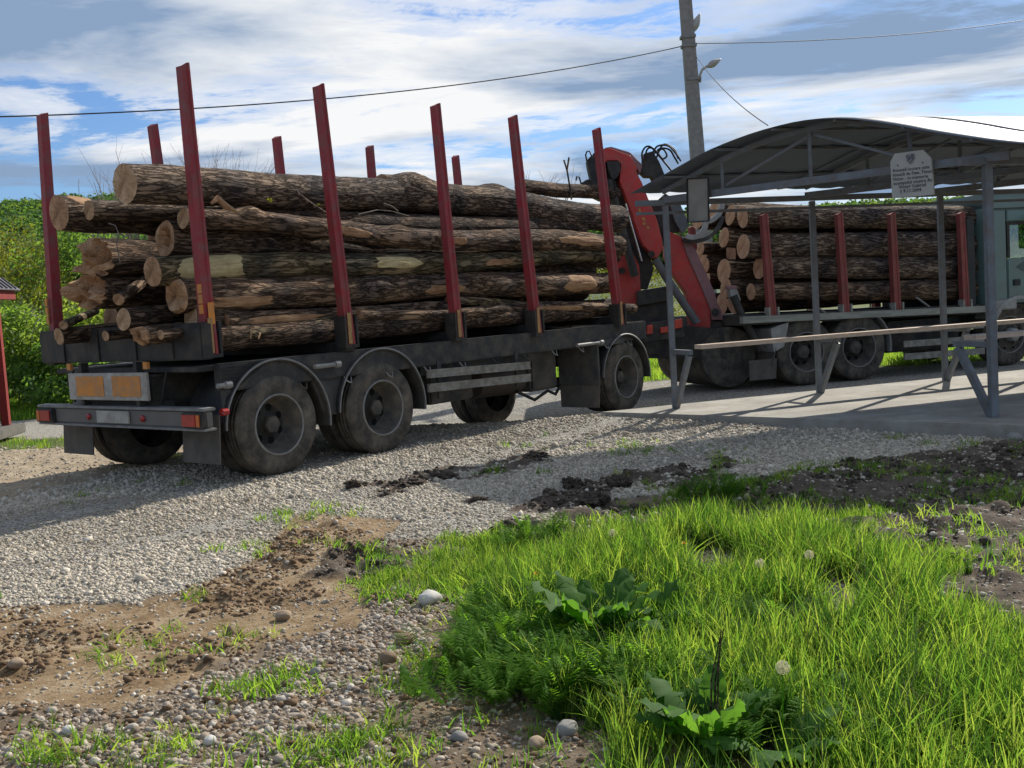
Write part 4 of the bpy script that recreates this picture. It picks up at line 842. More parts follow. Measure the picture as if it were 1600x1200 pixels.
# rear end
b = B(); b.bbox(-.24, -.16, -.14, 2.50, .53, .68, .015); b.build('bumper', M('bumper_grey', (.15, .145, .135), (.11, .105, .098), 6, .6, dirt=((.2, .17, .14), .6, 6)), tr)
b = B(); b.bbox(-.26, -.14, -.15, 2.52, .675, .70, .006); b.bbox(-.26, -.14, -.15, 2.52, .51, .53, .006); b.build('bumper_edge', LIP, tr)
for y0, y1, m_ in ((-.13, .12, 0), (2.22, 2.49, 1)):
    o = sub('tail_light', tr, (-.25, y0, .60)); w_ = y1 - y0
    b = B(); b.bbox(-.035, .01, -.01, w_ + .01, -.065, .065, .008); b.build('housing', BLK, o)
    c0 = .62 * w_ if m_ == 0 else .0
    b = B(); b.bbox(-.045, -.034, (.06 if m_ == 0 else .02), (w_ if m_ == 0 else w_ - .07), -.05, .05, .005); b.build('red_lens', LAMP_R, o)
    b = B(); b.bbox(-.045, -.034, (.005 if m_ == 0 else w_ - .065), (.055 if m_ == 0 else w_ - .005), -.05, .05, .005); b.build('amber_lens', LAMP_O, o)
o = B().bbox(-.262, -.245, .95, 1.47, .55, .66, .004).build('number_plate', WHT, tr)
for y_ in (.30, .55, 1.95, 2.2): B().lathe([(0, .016), (-.01, .016), (-.01, 0)], (-.15, y_, 1.32), 'x', 6, smooth=False).build('bolt', DRK, tr)
b = B(); b.tube([(-.14, .50, 1.0), (-.17, .52, .85), (-.15, .6, .72)], .010, 6); b.tube([(-.14, 2.0, 1.02), (-.18, 2.05, .9), (-.15, 2.0, .72)], .010, 6); b.build('wiring', CABLE, tr)
b = B(); b.bbox(-.13, .0, .62, 1.88, .66, .74, .01); b.build('cross_member', DRK, tr)
b = B(); b.tube([(.0, .95, .60), (-.2, 1.25, .60)], .03, 8); b.tube([(.05, 1.1, .88), (.3, 1.2, .85)], .08, 12); b.build('air_cylinder', DRK, tr)
for y in (.75, 1.62): o = B().lathe([(0, .03), (-.015, .028), (-.02, 0)], (-.245, y, .6), 'x', 14).build('reflector', LAMP_R, tr)
mb = B().bbox(-.26, -.235, .62, 1.90, .755, 1.0, .006).build('marker_board', WHT, tr)
for y0, y1 in ((.72, 1.16), (1.30, 1.76)): B().box(-.266, -.2605, y0, y1, .79, .97).build('orange_panel', CLR, mb)
for y in (.8, 1.7): B().box(-.235, -.16, y, y + .05, .68, 1.09).build('board_bracket', BLK, tr)
for y in (.62, 1.86): B().box(-.268, -.24, y - .03, y + .03, 1.03, 1.09).build('marker_reflector', CLR, tr)
B().prism([(-.05, -.02, .2), (-.05, .50, .2), (-.02, .50, .62), (-.02, -.02, .62)], (.012, 0, 0)).build('mudflap', FLAP, tr)
B().prism([(-.05, 1.95, .2), (-.05, 2.48, .2), (-.02, 2.48, .62), (-.02, 1.95, .62)], (.012, 0, 0)).build('mudflap', FLAP, tr)
B().lathe([(0, .03), (.06, .03)], (-.02, -.06, .64), 'x', 10).build('marker_lamp', LAMP_R, tr)
RW = .452
for x in (.64, 1.93):
    wheel(tr, x, .02, RW, RW, .235, -1); wheel(tr, x, 2.48, RW, RW, .235, 1)
    B().tube([(x, .3, RW), (x, 2.2, RW)], .07, 12).build('axle', DRK, tr)
    B().bbox(x - .35, x + .35, .70, .80, RW + .06, RW + .14, .01).build('leaf_spring', DRK, tr); B().bbox(x - .35, x + .35, 1.70, 1.80, RW + .06, RW + .14, .01).build('leaf_spring', DRK, tr)
    arc_guard(tr, x, RW, .58, .0, .56, R(-8), R(178)); arc_guard(tr, x, RW, .58, 1.94, 2.5, R(2), R(178))
B().prism([(.06, .03, .50), (.06, .03, 1.0), (.62, .03, 1.04), (.10, .03, .75)], (0, .015, 0)).build('guard_side', GRD, tr)
B().prism([(1.22, .06, .46), (1.36, .06, .46), (1.52, .06, .86), (1.28, .06, 1.02), (1.06, .06, .86)], (0, .02, 0)).build('guard_web', GRD, tr)
for x0, x1, z in ((-.02, .12, .86), (1.05, 1.36, .93), (5.2, 5.75, .83)):
    b = B(); b.tube([(x0, -.03, z), (x1, -.03, z)], .022, 10); b.tube([(x1 - .06, -.03, z), (x1, -.03, z)], .032, 10); b.build('winch_tube', LIP, tr)
fx = 6.3; fz = .345
wheel(tr, fx, .0, fz, .452, .235, -1); wheel(tr, 5.9, 2.35, .19, .452, .235, 1)
arc_guard(tr, fx, fz, .55, -.02, .56, R(-5), R(176)); arc_guard(tr, 5.95, .24, .55, 1.85, 2.4, R(8), R(172))
B().tube([(fx, .3, fz), (5.9, 2.2, .2)], .07, 12).build('axle', DRK, tr)
B().bbox(fx - .66, fx - .60, -.01, .60, .30, .80, .01).build('guard_box', GRD, tr); B().prism([(fx - .66, .0, .02), (fx - .66, .58, .02), (fx - .64, .60, .36), (fx - .64, -.02, .36)], (.012, 0, 0)).build('mudflap', FLAP, tr)
B().bbox(fx - .62, fx + .0, .0, .6, .78, .86, .01).build('guard_box', GRD, tr)
B().lathe([(.0, .48), (.10, .48), (.10, .52), (.16, .52), (.16, 0)], (fx, 1.25, .66), 'z', 32).build('turntable', DRK, tr)
B().bbox(fx - .7, fx + .6, .75, 1.75, .52, .68, .02).build('dolly_frame', DRK, tr)
b = B(); b.beam((fx + .5, .85, .56), (8.5, 1.25, .52), .12, .12); b.beam((fx + .5, 1.65, .56), (8.5, 1.25, .52), .12, .12); b.build('drawbar', DRK, tr)
for x_ in np.arange(.9, 6.8, .55): B().tube([(x_, .02, .80), (x_, -.02, .76), (x_ + .05, -.02, .74), (x_ + .08, .015, .79)], .008, 5).build('rope_hook', LIP if int(x_ * 10) % 3 else DRK, tr)
# side guards, tanks, boxes
for z0, z1 in ((.66, .60), (.515, .46)):
    b = B(); zc0 = z0 + .045; zc1 = z1 + .05; b.beam((2.56, -.01, zc0 + .02), (4.26, -.01, zc1 + .02), .03, .085); b.beam((2.56, -.028, zc0 + .055), (4.26, -.028, zc1 + .055), .012, .015); b.beam((2.56, -.028, zc0 - .015), (4.26, -.028, zc1 - .015), .012, .015); b.build('side_guard_rail', ALU, tr)
for x in (2.75, 4.05): B().box(x, x + .06, .02, .05, .45, .85).build('guard_bracket', DRK, tr)
B().tube([(3.75, .45, .52), (4.55, .45, .50)], [.19, .19], 24).build('air_tank', M('brown_tank', (.07, .055, .045), (.05, .04, .034), 8, .6), tr)
B().bbox(2.75, 3.45, .15, .6, .38, .72, .02).build('tool_box', DRK, tr)
B().bbox(4.62, 5.15, .25, .75, .32, .98, .03).build('valve_box', DRK, tr)
b = B(); b.tube([(4.4, .3, .35), (4.7, .28, .22), (5.0, .3, .3), (5.15, .3, .24), (5.3, .32, .34)], .02, 8); b.build('air_hose', CABLE, tr)
for k in range(4): pts = [(6.9 + .02 * math.cos(a) + .0, .2 + .05 * math.sin(a * 1), .9 - .02 * a - k * .06) for a in np.linspace(0, 12, 40)]
b = B(); b.tube([(6.88 + .03 * math.cos(a), .12 + .03 * math.sin(a), .72 - .012 * a) for a in np.linspace(0, 25, 90)], .009, 5); b.build('coiled_hose', CABLE, tr)
#--SECTION-LOGS--
# ------------------------------------------------------------------ logs
def log(p0, p1, r0, r1, mat, cut, label, seed, bend=.03, lump=.06, group=None, ends=('flat', 'flat'), oval=(1, 1), rings=None, burls=(), name='log', patches=(), segs=None, sq0=None, cat='log'):
    """one bark covered log with its sawn ends; p0, p1 in world space"""
    p0 = Vector(p0); p1 = Vector(p1); ax = (p1 - p0); Ln = ax.length; ax.normalize()
    zq = Vector((0, 0, 1)); yq = zq.cross(ax).normalized(); zq = ax.cross(yq).normalized()
    Mx = Matrix(((ax.x, yq.x, zq.x, p0.x), (ax.y, yq.y, zq.y, p0.y), (ax.z, yq.z, zq.z, p0.z), (0, 0, 0, 1)))
    ns = segs or max(10, int(Ln * 13)); nr = rings or (40 if max(r0, r1) > .1 else (26 if max(r0, r1) > .05 else 14)); rs = random.Random(seed); ph = rs.uniform(0, 100)
    b1, b2, k1, k2 = rs.uniform(-1, 1), rs.uniform(-1, 1), rs.uniform(1.2, 2.6), rs.uniform(1.2, 2.6)
    def cen(t): e = math.sin(math.pi * t); return bend * e * (b1 * math.sin(k1 * 3.14 * t) ), bend * e * (b2 * math.cos(k2 * 3.14 * t))
    def rad(t, a):
        x = t * Ln; r = r0 + (r1 - r0) * t
        q = Vector((x * 1.6 + ph, math.cos(a) * .9, math.sin(a) * .9)); r *= 1 + lump * 1.6 * mnoise.noise(q)
        for bx, ba, bh, bw in burls:
            da = abs((a - ba + math.pi) % (2 * math.pi) - math.pi); r += bh * math.exp(-((x - bx) / bw) ** 2 - (da / .9) ** 2)
        fur = mnoise.noise(Vector((x * 7 + ph, math.cos(a) * 6.5 * (r / .15), math.sin(a) * 6.5 * (r / .15))))
        return r * (1 + .045 * fur)
    V = []; 
    for i in range(ns + 1):
        t = i / ns; cy_, cz_ = cen(t)
        for k in range(nr):
            a = 2 * math.pi * k / nr; r = rad(t, a); V.append([t * Ln, cy_ + r * math.cos(a) * oval[0], cz_ + r * math.sin(a) * oval[1]])
    # slanted or ragged cut planes
    sl0, sl1 = rs.uniform(-.12, .12), rs.uniform(-.12, .12); sh0 = rs.uniform(-.1, .1)
    for k in range(nr):
        V[k][0] += V[k][2] * sl0 + V[k][1] * sh0; V[ns * nr + k][0] += V[ns * nr + k][2] * sl1
        if ends[0] == 'jagged': V[k][0] += .07 * r0 / .15 * (mnoise.noise(Vector((k * .9, seed, 3))) ) 
    F = [(i * nr + k, i * nr + (k + 1) % nr, (i + 1) * nr + (k + 1) % nr, (i + 1) * nr + k) for i in range(ns) for k in range(nr)]
    b = B(); b.add(V, F, True); o = b.build(name, mat); o.matrix_world = Mx; WM[o.name] = Mx; tag(o, label, cat, group)
    for e, base in ((0, 0), (1, ns * nr)):
        ring = [Vector(V[base + k]) for k in range(nr)]; c = sum(ring, Vector()) / nr; dirn = -1 if e == 0 else 1; kind = ends[e]
        VV = [tuple(p) for p in ring]; FF = []; nl = 6
        for j in range(1, nl):
            s_ = 1 - j / nl
            for k in range(nr):
                p = c + (ring[k] - c) * s_; off = .004 * dirn
                if kind == 'hollow' and s_ < .62: off = -dirn * (.30 * (1 - s_ / .62) ** .5 + .03)
                if kind == 'jagged': off += dirn * (.22 * r0 / .15 * max(-.3, mnoise.noise(Vector((p.y * 9, p.z * 9, seed * 1.7)))) + (.05 if p.y > c.y else -.03))
                if kind == 'wedge': off += dirn * (.35 * (p.z - c.z) if p.z > c.z else -.5 * (p.z - c.z) - .02)
                VV.append((p.x + off, p.y, p.z))
        VV.append((c.x - (dirn * .33 if kind == 'hollow' else -dirn * .004), c.y, c.z))
        for j in range(nl - 1):
            for k in range(nr): FF.append((j * nr + k, j * nr + (k + 1) % nr, (j + 1) * nr + (k + 1) % nr, (j + 1) * nr + k))
        for k in range(nr): FF.append(((nl - 1) * nr + k, (nl - 1) * nr + (k + 1) % nr, nl * nr))
        b = B(); b.add(VV, FF, kind == 'hollow'); b.build('cut_end', cut, o)
    for (x0, x1, a0, a1, pm, nm) in patches:       # places where the bark is torn off
        sd_ = rs.uniform(0, 50); VV = []; FF = []; na_ = 44; nr_ = 9
        for j in range(nr_ + 1):
            for i in range(na_):
                th = 2 * math.pi * i / na_; q = Vector((math.cos(th) * 1.7 + sd_, math.sin(th) * 1.7, 0)); rad_ = .86 + .30 * mnoise.noise(q) + .13 * mnoise.noise(q * 4.3); rad_ /= max(abs(math.cos(th)), abs(math.sin(th))) ** .45
                u = math.cos(th) * rad_ * j / nr_; v = math.sin(th) * rad_ * j / nr_; t = min(.999, max(.001, ((x0 + x1) / 2 + (x1 - x0) / 2 * u) / Ln)); a = (a0 + a1) / 2 + (a1 - a0) / 2 * v; cy_, cz_ = cen(t)
                r = rad(t, a) + (.007 if j < nr_ else -.004); VV.append((t * Ln, cy_ + r * math.cos(a) * oval[0], cz_ + r * math.sin(a) * oval[1]))
        for j in range(nr_):
            for i in range(na_): FF.append((j * na_ + i, j * na_ + (i + 1) % na_, (j + 1) * na_ + (i + 1) % na_, (j + 1) * na_ + i))
        if FF: b = B(); b.add(VV, FF, True); b.build(nm, pm, o)
    return o
def te(px, py, s):
    q = TR.end(px, py, s)
    return TR.wor(q)
def ts(px, py, w_): return TR.wor(TR.side(px, py, w_))
def tl(s, w_, z): return TR.wor((s, w_, z))
LG = 'rough logs loaded on the trailer'; LT = 'straight logs loaded on the truck'
PI = math.pi
# a: angle 0 = away side (+y local), pi = near side, pi/2 = up
log(te(195, 286, -.45), ts(650, 306, .75), .165, .17, BARK[0], CUT, 'furrowed straight log topmost on the trailer, round cut end highest at the left', 1, .03, .055, LG)
log(ts(595, 300, .72), ts(966, 342, .62), .17, .185, BARK[0], CUTD, 'thick knobbly log on top of the load running to the crane, with swollen burls', 2, .05, .08, LG, burls=((.45, PI / 2 + .3, .10, .28), (1.9, PI / 2, .05, .2)))
log(te(92, 333, -.55), ts(330, 352, 1.4), .152, .14, BARK[0], CUTD, 'dark log jutting out furthest left beyond the rear stake, orange split at its cut end', 3, .05, .07, LG, patches=((.02, .28, PI / 2 - .2, PI / 2 + 1.2, BARE, 'split_bark'),))
log(te(139, 329, -.42), tl(4.2, 1.15, 2.50), .085, .12, BARK[0], CUT, 'slim log with a pale oval end lying beside the log that juts out furthest', 4, .02, .03, LG)
log(ts(286, 341, .30), ts(966, 385, .34), .085, .135, BARK[1], CUT, 'long crooked log in second row from top, small pale end beside the tallest near stake', 5, .11, .09, LG, patches=((1.6, 2.2, PI - .3, PI + .7, BARE, 'bare_patch'), (3.1, 3.5, PI - .2, PI + .5, BARE, 'bare_patch'), (5.2, 6.4, PI - .5, PI + .55, BARE, 'bare_patch'),), burls=((.7, PI / 2 + .4, .05, .12), (3.4, PI, .04, .2), (2.6, PI / 2, .03, .1)))
log(ts(258, 372, .55), ts(950, 408, .55), .155, .10, BARK[2], CUTD, 'hollow ended log under the second row, cavity facing the rear', 6, .10, .10, LG, ends=('hollow', 'flat'))
log(ts(238, 425, .42), ts(955, 397, .36), .13, .10, BARK[3], CUTD, 'yellow peeled log, bark torn off near the tallest stake and mid load', 7, .12, .09, LG, patches=((4.1, 4.7, PI - .2, PI + .6, BARE, 'bare_patch'), (.10, .95, PI - 1.2, PI + .9, PALE, 'peeled_patch'), (2.35, 3.1, PI - .9, PI + .5, PALE, 'peeled_patch')))
log(te(150, 402, -.45), tl(5.8, 1.75, 1.95), .185, .15, BARK[2], CUTD, 'thick split log with jagged orange end, upper of the two big split rear ends', 8, .03, .06, LG, ends=('jagged', 'flat'), oval=(1, .9))
log(te(140, 455, -.48), tl(5.9, 1.85, 1.62), .185, .15, BARK[2], CUTD, 'thick splintered log with angular broken end, lower of the two big split ends', 9, .03, .06, LG, ends=('jagged', 'flat'), oval=(1.05, .85))
log(te(185, 468, -.45), te(240, 428, .15), .05, .045, BARK[1], CUTD, 'short sloping branch piece leaning up against the yellow peeled log', 10, .01, .05, LG)
log(te(193, 499, -.42), tl(5.2, 1.2, 1.50), .092, .09, BARK[2], CUT, 'dark log with yellowish knotty end, middle of the lower rear row', 11, .06, .08, LG)
log(te(224, 525, -.42), tl(4.8, .95, 1.47), .082, .09, BARK[1], CUTD, 'rough log with stringy ragged end resting on the rear bolster', 12, .05, .09, LG, ends=('jagged', 'flat'))
log(te(165, 525, -.40), tl(4.0, 1.35, 1.46), .045, .05, BARK[2], CUT, 'thin log with small bright ringed end resting on the rear bolster', 13, .01, .03, LG)
log(te(251, 523, -.36), tl(4.0, .75, 1.45), .042, .05, BARK[1], CUT, 'thinnest pole with narrow pale end, right of the stringy ragged end', 14, .01, .03, LG)
log(te(92, 526, -.42), tl(4.4, 1.9, 1.48), .078, .09, BARK[2], CUT, 'dark log lying against the far rear stake on the bolster', 15, .02, .03, LG)
log(te(99, 508, -.44), te(150, 486, .3), .04, .035, BARK[3], CUT, 'short stub with bright ringed end on top of the corner log by the far stake', 16, .01, .05, LG)
log(ts(298, 496, .28), ts(620, 508, .45), .10, .09, BARK[2], CUT, 'log with long pale slanting end right behind the tallest near stake', 17, .05, .08, LG, oval=(.8, 1.25))
log(ts(276, 462, .34), ts(948, 442, .30), .155, .135, BARK[1], CUTD, 'big brown log at mid height of the near side, bare orange wood towards the crane', 18, .08, .09, LG, burls=((2.3, PI - .3, .035, .2), (4.2, PI, .03, .15)), ends=('wedge', 'flat'), patches=((2.9, 3.6, PI - .1, PI + .8, BARE, 'bare_patch'), (5.35, 6.1, PI - 1.1, PI + 1.1, BARE, 'bare_patch'), (.2, 1.0, PI + .1, PI + .9, BARE, 'bare_patch')))
log(ts(388, 523, .17), ts(560, 494, .28), .042, .055, BARK[3], CUT, 'grey mossy pole sticking out low between the first two near stakes', 19, .02, .05, LG)
log(ts(385, 520, .22), ts(405, 525, .13), .03, .03, BARK[3], CUT, 'small sawn branch stub beside the grey mossy pole', 20, .0, .05, LG)
log(ts(350, 502, .25), ts(700, 478, .3), .07, .06, BARK[1], BARE, 'reddish split slab log low behind the second near stake', 21, .03, .07, LG, patches=((.1, 1.2, PI - .4, PI + .8, BARE, 'bare_patch'),))
log(ts(560, 492, .20), ts(990, 482, .19), .058, .065, BARK[1], CUT, 'long thin bottom log whose pale end pokes past the last near stake', 22, .06, .09, LG, patches=((2.6, 3.9, PI - .2, PI + 1.0, BARE, 'bare_patch'),))
log(ts(700, 470, .25), ts(960, 480, .2), .05, .05, BARK[3], CUTD, 'thin mossy pole just above the long bottom log', 23, .03, .05, LG)
log(ts(880, 388, .5), ts(962, 400, .5), .10, .09, BARK[2], CUTD, 'short dark log chunk with white flecks between the last two near stakes', 24, .01, .06, LG)
log(ts(812, 291, 1.3), ts(962, 303, 1.3), .095, .10, BARK[2], CUTD, 'dark log end lying behind the top log next to the crane head', 25, .02, .07, LG)
log(tl(3.4, 1.3, 2.70), tl(4.8, 1.3, 2.72), .13, .13, BARK[0], CUTD, 'short far side top log behind the burls', 26, .02, .08, LG)
for i, (w_, s0, s1) in enumerate(((.27, .2, 3.3), (.28, 3.35, 6.5), (.55, .1, 6.4), (.86, .12, 6.3), (1.18, .1, 6.5), (1.5, .1, 6.4), (1.85, .1, 6.4), (2.18, .12, 6.4))):
    log(tl(s0, w_, 1.255), tl(s1, w_, 1.25), .125, .115, BARK[2], CUTD, ('dark low log on the trailer bed between the first and third near stakes', 'dark low log on the trailer bed under the bottom pole towards the crane', 'dark log hidden on the trailer bed behind the lowest near side logs')[min(i, 2)], 110 + i, .015, .06, 'bottom logs on the trailer bed', rings=22, segs=34)
k = 0
for w_ in (.62, .98, 1.36, 1.74, 2.1):
    for z_ in (1.48, 1.75, 2.02, 2.28):
        if w_ > 1.6 and z_ > 2.2: continue
        s0 = .35 + .25 * ((k * 37) % 5) / 5
        log(tl(s0, w_, z_ + .03 * math.sin(k * 2.1)), tl(6.3 + .2 * math.sin(k), w_, z_ + .02), .14, .138, BARK[2], CUTD, 'dark log buried inside the trailer load behind the split ends', 60 + k, .02, .05, 'inner logs buried in the trailer load', rings=20, segs=30); k += 1
for i, w_ in enumerate((1.0, 1.35, 1.7)): log(tl(1.2, w_, 2.55), tl(6.5, w_, 2.56), .14, .14, BARK[2], CUTD, 'dark log buried inside the trailer load behind the split ends', 130 + i, .02, .05, 'inner logs buried in the trailer load', rings=20, segs=30)
# twigs and leaves sprouting from the load
b = B()
for pts in ([(893, 312), (890, 290), (886, 266), (889, 246)], [(886, 266), (881, 250)]): b.tube([ts(x_, y_, .85) for x_, y_ in pts], .012, 6)
tag(b.build('twig', BARK[1]), 'upright dark twig sticking out of the load beside the crane', 'twig')
b = B()
for pts in ([(560, 335), (590, 328), (612, 330), (640, 338)], [(600, 318), (612, 322), (622, 330)]): b.tube([ts(x_, y_, .12) for x_, y_ in pts], .006, 5)
tag(b.build('twig', TWIG), 'pale peeled twig curling out between the two upper rows of logs', 'twig')
b = B(); b.tube([ts(x_, y_, .22) for x_, y_ in ((462, 300), (475, 312), (490, 322), (510, 333))], [.02, .024, .02, .012], 8); tag(b.build('branch', BARK[1]), 'short broken branch slanting down from the top log', 'branch')
b = B(); b.tube([te(x_, y_, -.5) for x_, y_ in ((170, 349), (180, 352), (186, 366), (182, 380), (188, 412))], .005, 5); tag(b.build('twig', TWIG), 'thin bent twig hanging in front of the rear log ends', 'twig')
b = B(); b.tube([ts(x_, y_, .0 + .06) for x_, y_ in ((330, 318), (340, 310), (352, 322), (372, 332))], [.012, .03, .03, .01], 8); tag(b.build('branch_stub', BARE), 'torn reddish branch stub just right of the tallest near stake', 'branch')
for px, py, n_, sz in ((420, 316, 7, .035), (497, 321, 4, .02)):
    q = Vector(ts(px, py, .3)); V = []; F = []; rr = random.Random(px)
    for i in range(n_):
        a = rr.uniform(-1.2, 1.2) + PI / 2; d = Vector((TR.u[0] * math.cos(a), TR.u[1] * math.cos(a), math.sin(a))) + Vector(TR.n) * rr.uniform(-.6, 0); n_2 = d.cross(Vector((0, -1, .3))).normalized() * sz * .3; o_1 = len(V)
        V += [q, q + d * sz * .6 + n_2, q + d * sz * 1.3, q + d * sz * .6 - n_2]; F.append((o_1, o_1 + 1, o_1 + 2, o_1 + 3))
    b = B(); b.add(V, F); tag(b.build('leaf_sprout', YBUSHM), '%s' % ('bright yellow green leaf sprout on the second row, left of the second near stake' if px < 450 else 'small leaf sprout on the second row beside the second near stake'), 'sprout')
#--SECTION-TRUCK--
# ------------------------------------------------------------------ timber truck
tk = thing('log_truck', 'teal cab timber truck with faded red stakes and red loader crane behind the shelter', 'truck', TK.M)
for y in (.75, 1.6): B().box(-2.4, 5.4, y - .05, y + .05, .62, .86).build('frame_rail', DRK, tk)
b = B(); b.beam((-1.1, .0, 1.06), (3.42, .0, .955), .10, .10); b.build('deck_edge', GRAYDECK, tk); b = B(); b.beam((-1.1, 2.3, 1.06), (3.42, 2.3, .955), .10, .10); b.build('deck_edge', GRAYDECK, tk)
B().prism([(-1.1, .06, .98), (3.42, .06, .88), (3.42, .06, 1.03), (-1.1, .06, 1.13)], (0, 2.18, 0)).build('deck', DRK, tk)
SK = [(-.62, -.55), (.70, .75), (1.67, 1.71), (3.0, 3.04)]
for i, (xt, xb) in enumerate(SK):
    for y, sg_ in ((.0, -1), (2.3, 1)):
        st_ = stake(tk, xt, xb, y, y, 1.08 - i * .03, 2.62 - i * .03, REDT, sg_, .125, .10, .10, pocket=False)
        b = B(); y0, y1 = (-.03, -.005) if sg_ < 0 else (2.305, 2.33); b.box(xb - .09, xb - .065, y0, y1 + .1 * (sg_ < 0), 1.07 - i * .03, 1.22 - i * .03); b.box(xb + .065, xb + .09, y0, y1 + .1 * (sg_ < 0), 1.07 - i * .03, 1.22 - i * .03); b.build('stake_pocket', GRAYDECK, st_)
for x in (.35, 2.25): b = B(); b.beam((x - .22, -.03, 1.22), (x + .02, -.03, 1.06), .02, .04, (0, 1, 0)); b.build('lever', LIP, tk)
RT = .505
wheel(tk, .02, .02, RT, RT, .27, -1, hub='drum'); wheel(tk, .97, .02, RT, RT, .27, -1, hub='drum'); wheel(tk, .02, 2.28, RT, RT, .27, 1, hub='drum'); wheel(tk, .97, 2.28, RT, RT, .27, 1, hub='drum')
wheel(tk, 3.93, .05, RT, RT, .30, -1, dual=False, hub='convex'); wheel(tk, 3.93, 2.25, RT, RT, .30, 1, dual=False, hub='convex')
for x in (.02, .97, 3.93): B().tube([(x, .35, RT), (x, 1.95, RT)], .08, 12).build('axle', DRK, tk)
B().tube([(-1.1, .4, .5), (-1.1, 1.9, .5)], .46, 24).build('spare_wheel', RUB, tk)
b = B(); b.prism([(-.58, -.02, .55), (-.40, -.02, .62), (-.30, -.02, .98), (-.48, -.02, .94), (-.62, -.02, .9)], (0, .55, 0)); b.build('mudguard', LGREY, tk)
B().prism([(-.62, -.02, .34), (-.62, .55, .34), (-.55, .55, .62), (-.55, -.02, .62)], (.015, 0, 0)).build('mudflap', FLAP, tk)
B().prism([(-1.0, -.0, .15), (-.55, .0, .15), (-.52, .0, .45), (-1.0, .0, .45)], (0, .02, 0)).build('mudflap', FLAP, tk)
arc_guard(tk, .97, RT, .58, .0, .6, R(-10), R(52), LGREY)
for z in (.72, .50, .30): b = B(); b.beam((1.78, -.01, z), (3.35, -.01, z - .02), .03, .10); b.build('side_guard_rail', ALU, tk)
B().bbox(1.75, 3.2, .35, .9, .35, .85, .03).build('fuel_tank', DRK, tk); B().bbox(1.8, 3.3, 1.4, 2.1, .35, .85, .03).build('battery_box', DRK, tk)
B().bbox(3.12, 3.28, .05, 2.2, .95, 2.42, .01).build('headboard', M('headboard_dark', (.035, .04, .042), (.05, .052, .05), 4, .7, .1), tk)
# cab
cabx0, cabx1 = 3.42, 5.5
b = B(); b.bbox(cabx0, cabx0 + .08, -.04, 2.34, .98, 2.72, .02); b.build('cab_back', TEAL, tk)
b = B(); b.bbox(cabx0, cabx1, -.04, 2.34, 2.50, 2.80, .06); b.build('cab_roof', TEAL, tk)
for y0, y1 in ((-.05, .0), (2.30, 2.35)):
    b = B(); b.bbox(cabx0 + .0, 3.82, y0, y1, .98, 2.52, .012); b.build('cab_side', TEAL, tk)
    o = B().bbox(3.835, 4.95, y0 - .004, y1 - .004, 1.02, 1.74, .015).build('door', TEAL, tk)
    if y0 < 0:
        B().bbox(3.93, 4.07, y0 - .03, y0 - .006, 1.30, 1.40, .008).build('handle', BLK, o)
        B().prism([(4.0, y0 - .006, 1.60), (4.20, y0 - .006, 1.70), (4.5, y0 - .006, 1.70), (4.5, y0 - .006, 1.52), (4.2, y0 - .006, 1.50)], (0, -.006, 0)).build('door_shade_plate', M('teal_shaded', (.07, .12, .115), (.06, .1, .1), 5, .5), o)  # raised plate, the shade of a recess put into its darker teal
    b = B(); b.bbox(3.835, 3.90, y0, y1, 1.75, 2.34, .008); b.bbox(4.9, 4.96, y0, y1, 1.75, 2.34, .008); b.bbox(3.90, 4.9, y0, y1, 2.28, 2.34, .008); b.build('window_frame', BLK, tk)
    b = B(); b.box(3.90, 4.90, y0 + .02, y0 + .026, 1.75, 2.28); b.build('side_window', GLASS, tk)
    b = B(); b.bbox(4.97, cabx1, y0, y1, .98, 2.52, .02); b.build('cab_corner', TEAL, tk)
    b = B(); b.bbox(3.84, 4.96, y0, y1, 2.345, 2.52, .012); b.build('cab_header', TEAL, tk)
b = B(); b.bbox(cabx1 - .05, cabx1, .0, 2.3, .6, 1.6, .02); b.build('cab_front', TEAL, tk)
b = B(); b.box(cabx1 - .03, cabx1 - .022, .05, 2.25, 1.6, 2.5); b.build('windscreen', GLASS, tk)
B().box(3.5, 5.4, .02, 2.28, .96, 1.0).build('cab_floor', BLK, tk)
o = sub('seat', tk, (4.5, 1.7, 1.0)); B().bbox(-.25, .25, -.25, .25, 0, .4, .05).build('cushion', BLK, o); B().bbox(-.32, -.2, -.25, .25, .38, 1.0, .04).build('backrest', BLK, o)
# front wing over the wheel
def wing(x, z, r0_, r1_, y0, y1, a0, a1, n=18):
    V = []; F = []
    for i in range(n + 1):
        a = a0 + (a1 - a0) * i / n
        for r_, y_ in ((r0_, y0), (r1_, y0), (r1_, y1), (r0_, y1)): V.append((x + r_ * math.cos(a), y_, z + r_ * math.sin(a)))
    for i in range(n):
        for q in range(4): F.append((i * 4 + q, i * 4 + (q + 1) % 4, (i + 1) * 4 + (q + 1) % 4, (i + 1) * 4 + q))
    F += [(0, 1, 2, 3), (n * 4, n * 4 + 3, n * 4 + 2, n * 4 + 1)]; b = B(); b.add(V, F); return b
for y0, y1 in ((-.08, .33), (1.97, 2.38)): wing(4.05, RT - .03, .60, .66, y0, y1, R(-5), R(150)).build('wing', LGREY, tk)
B().bbox(3.46, 4.0, -.07, .0, .92, 1.10, .02).build('wing_step', LGREY, tk)
b = B(); b.tube([(3.56, -.04, .45), (3.56, -.04, .78), (3.66, -.04, .92)], .035, 8); b.build('step_bracket', LGREY, tk)
b = B(); b.tube([(4.25, -.04, 2.40), (4.32, -.28, 2.44), (4.6, -.34, 2.42), (4.9, -.30, 2.36)], [.02, .03, .03, .02], 8); b.bbox(4.2, 4.5, -.32, -.08, 2.34, 2.42, .03); b.build('mirror_arm', BLK, tk)
b = B(); b.bbox(4.45, 4.6, -.42, -.32, 1.9, 2.36, .02); b.build('mirror', BLK, tk)
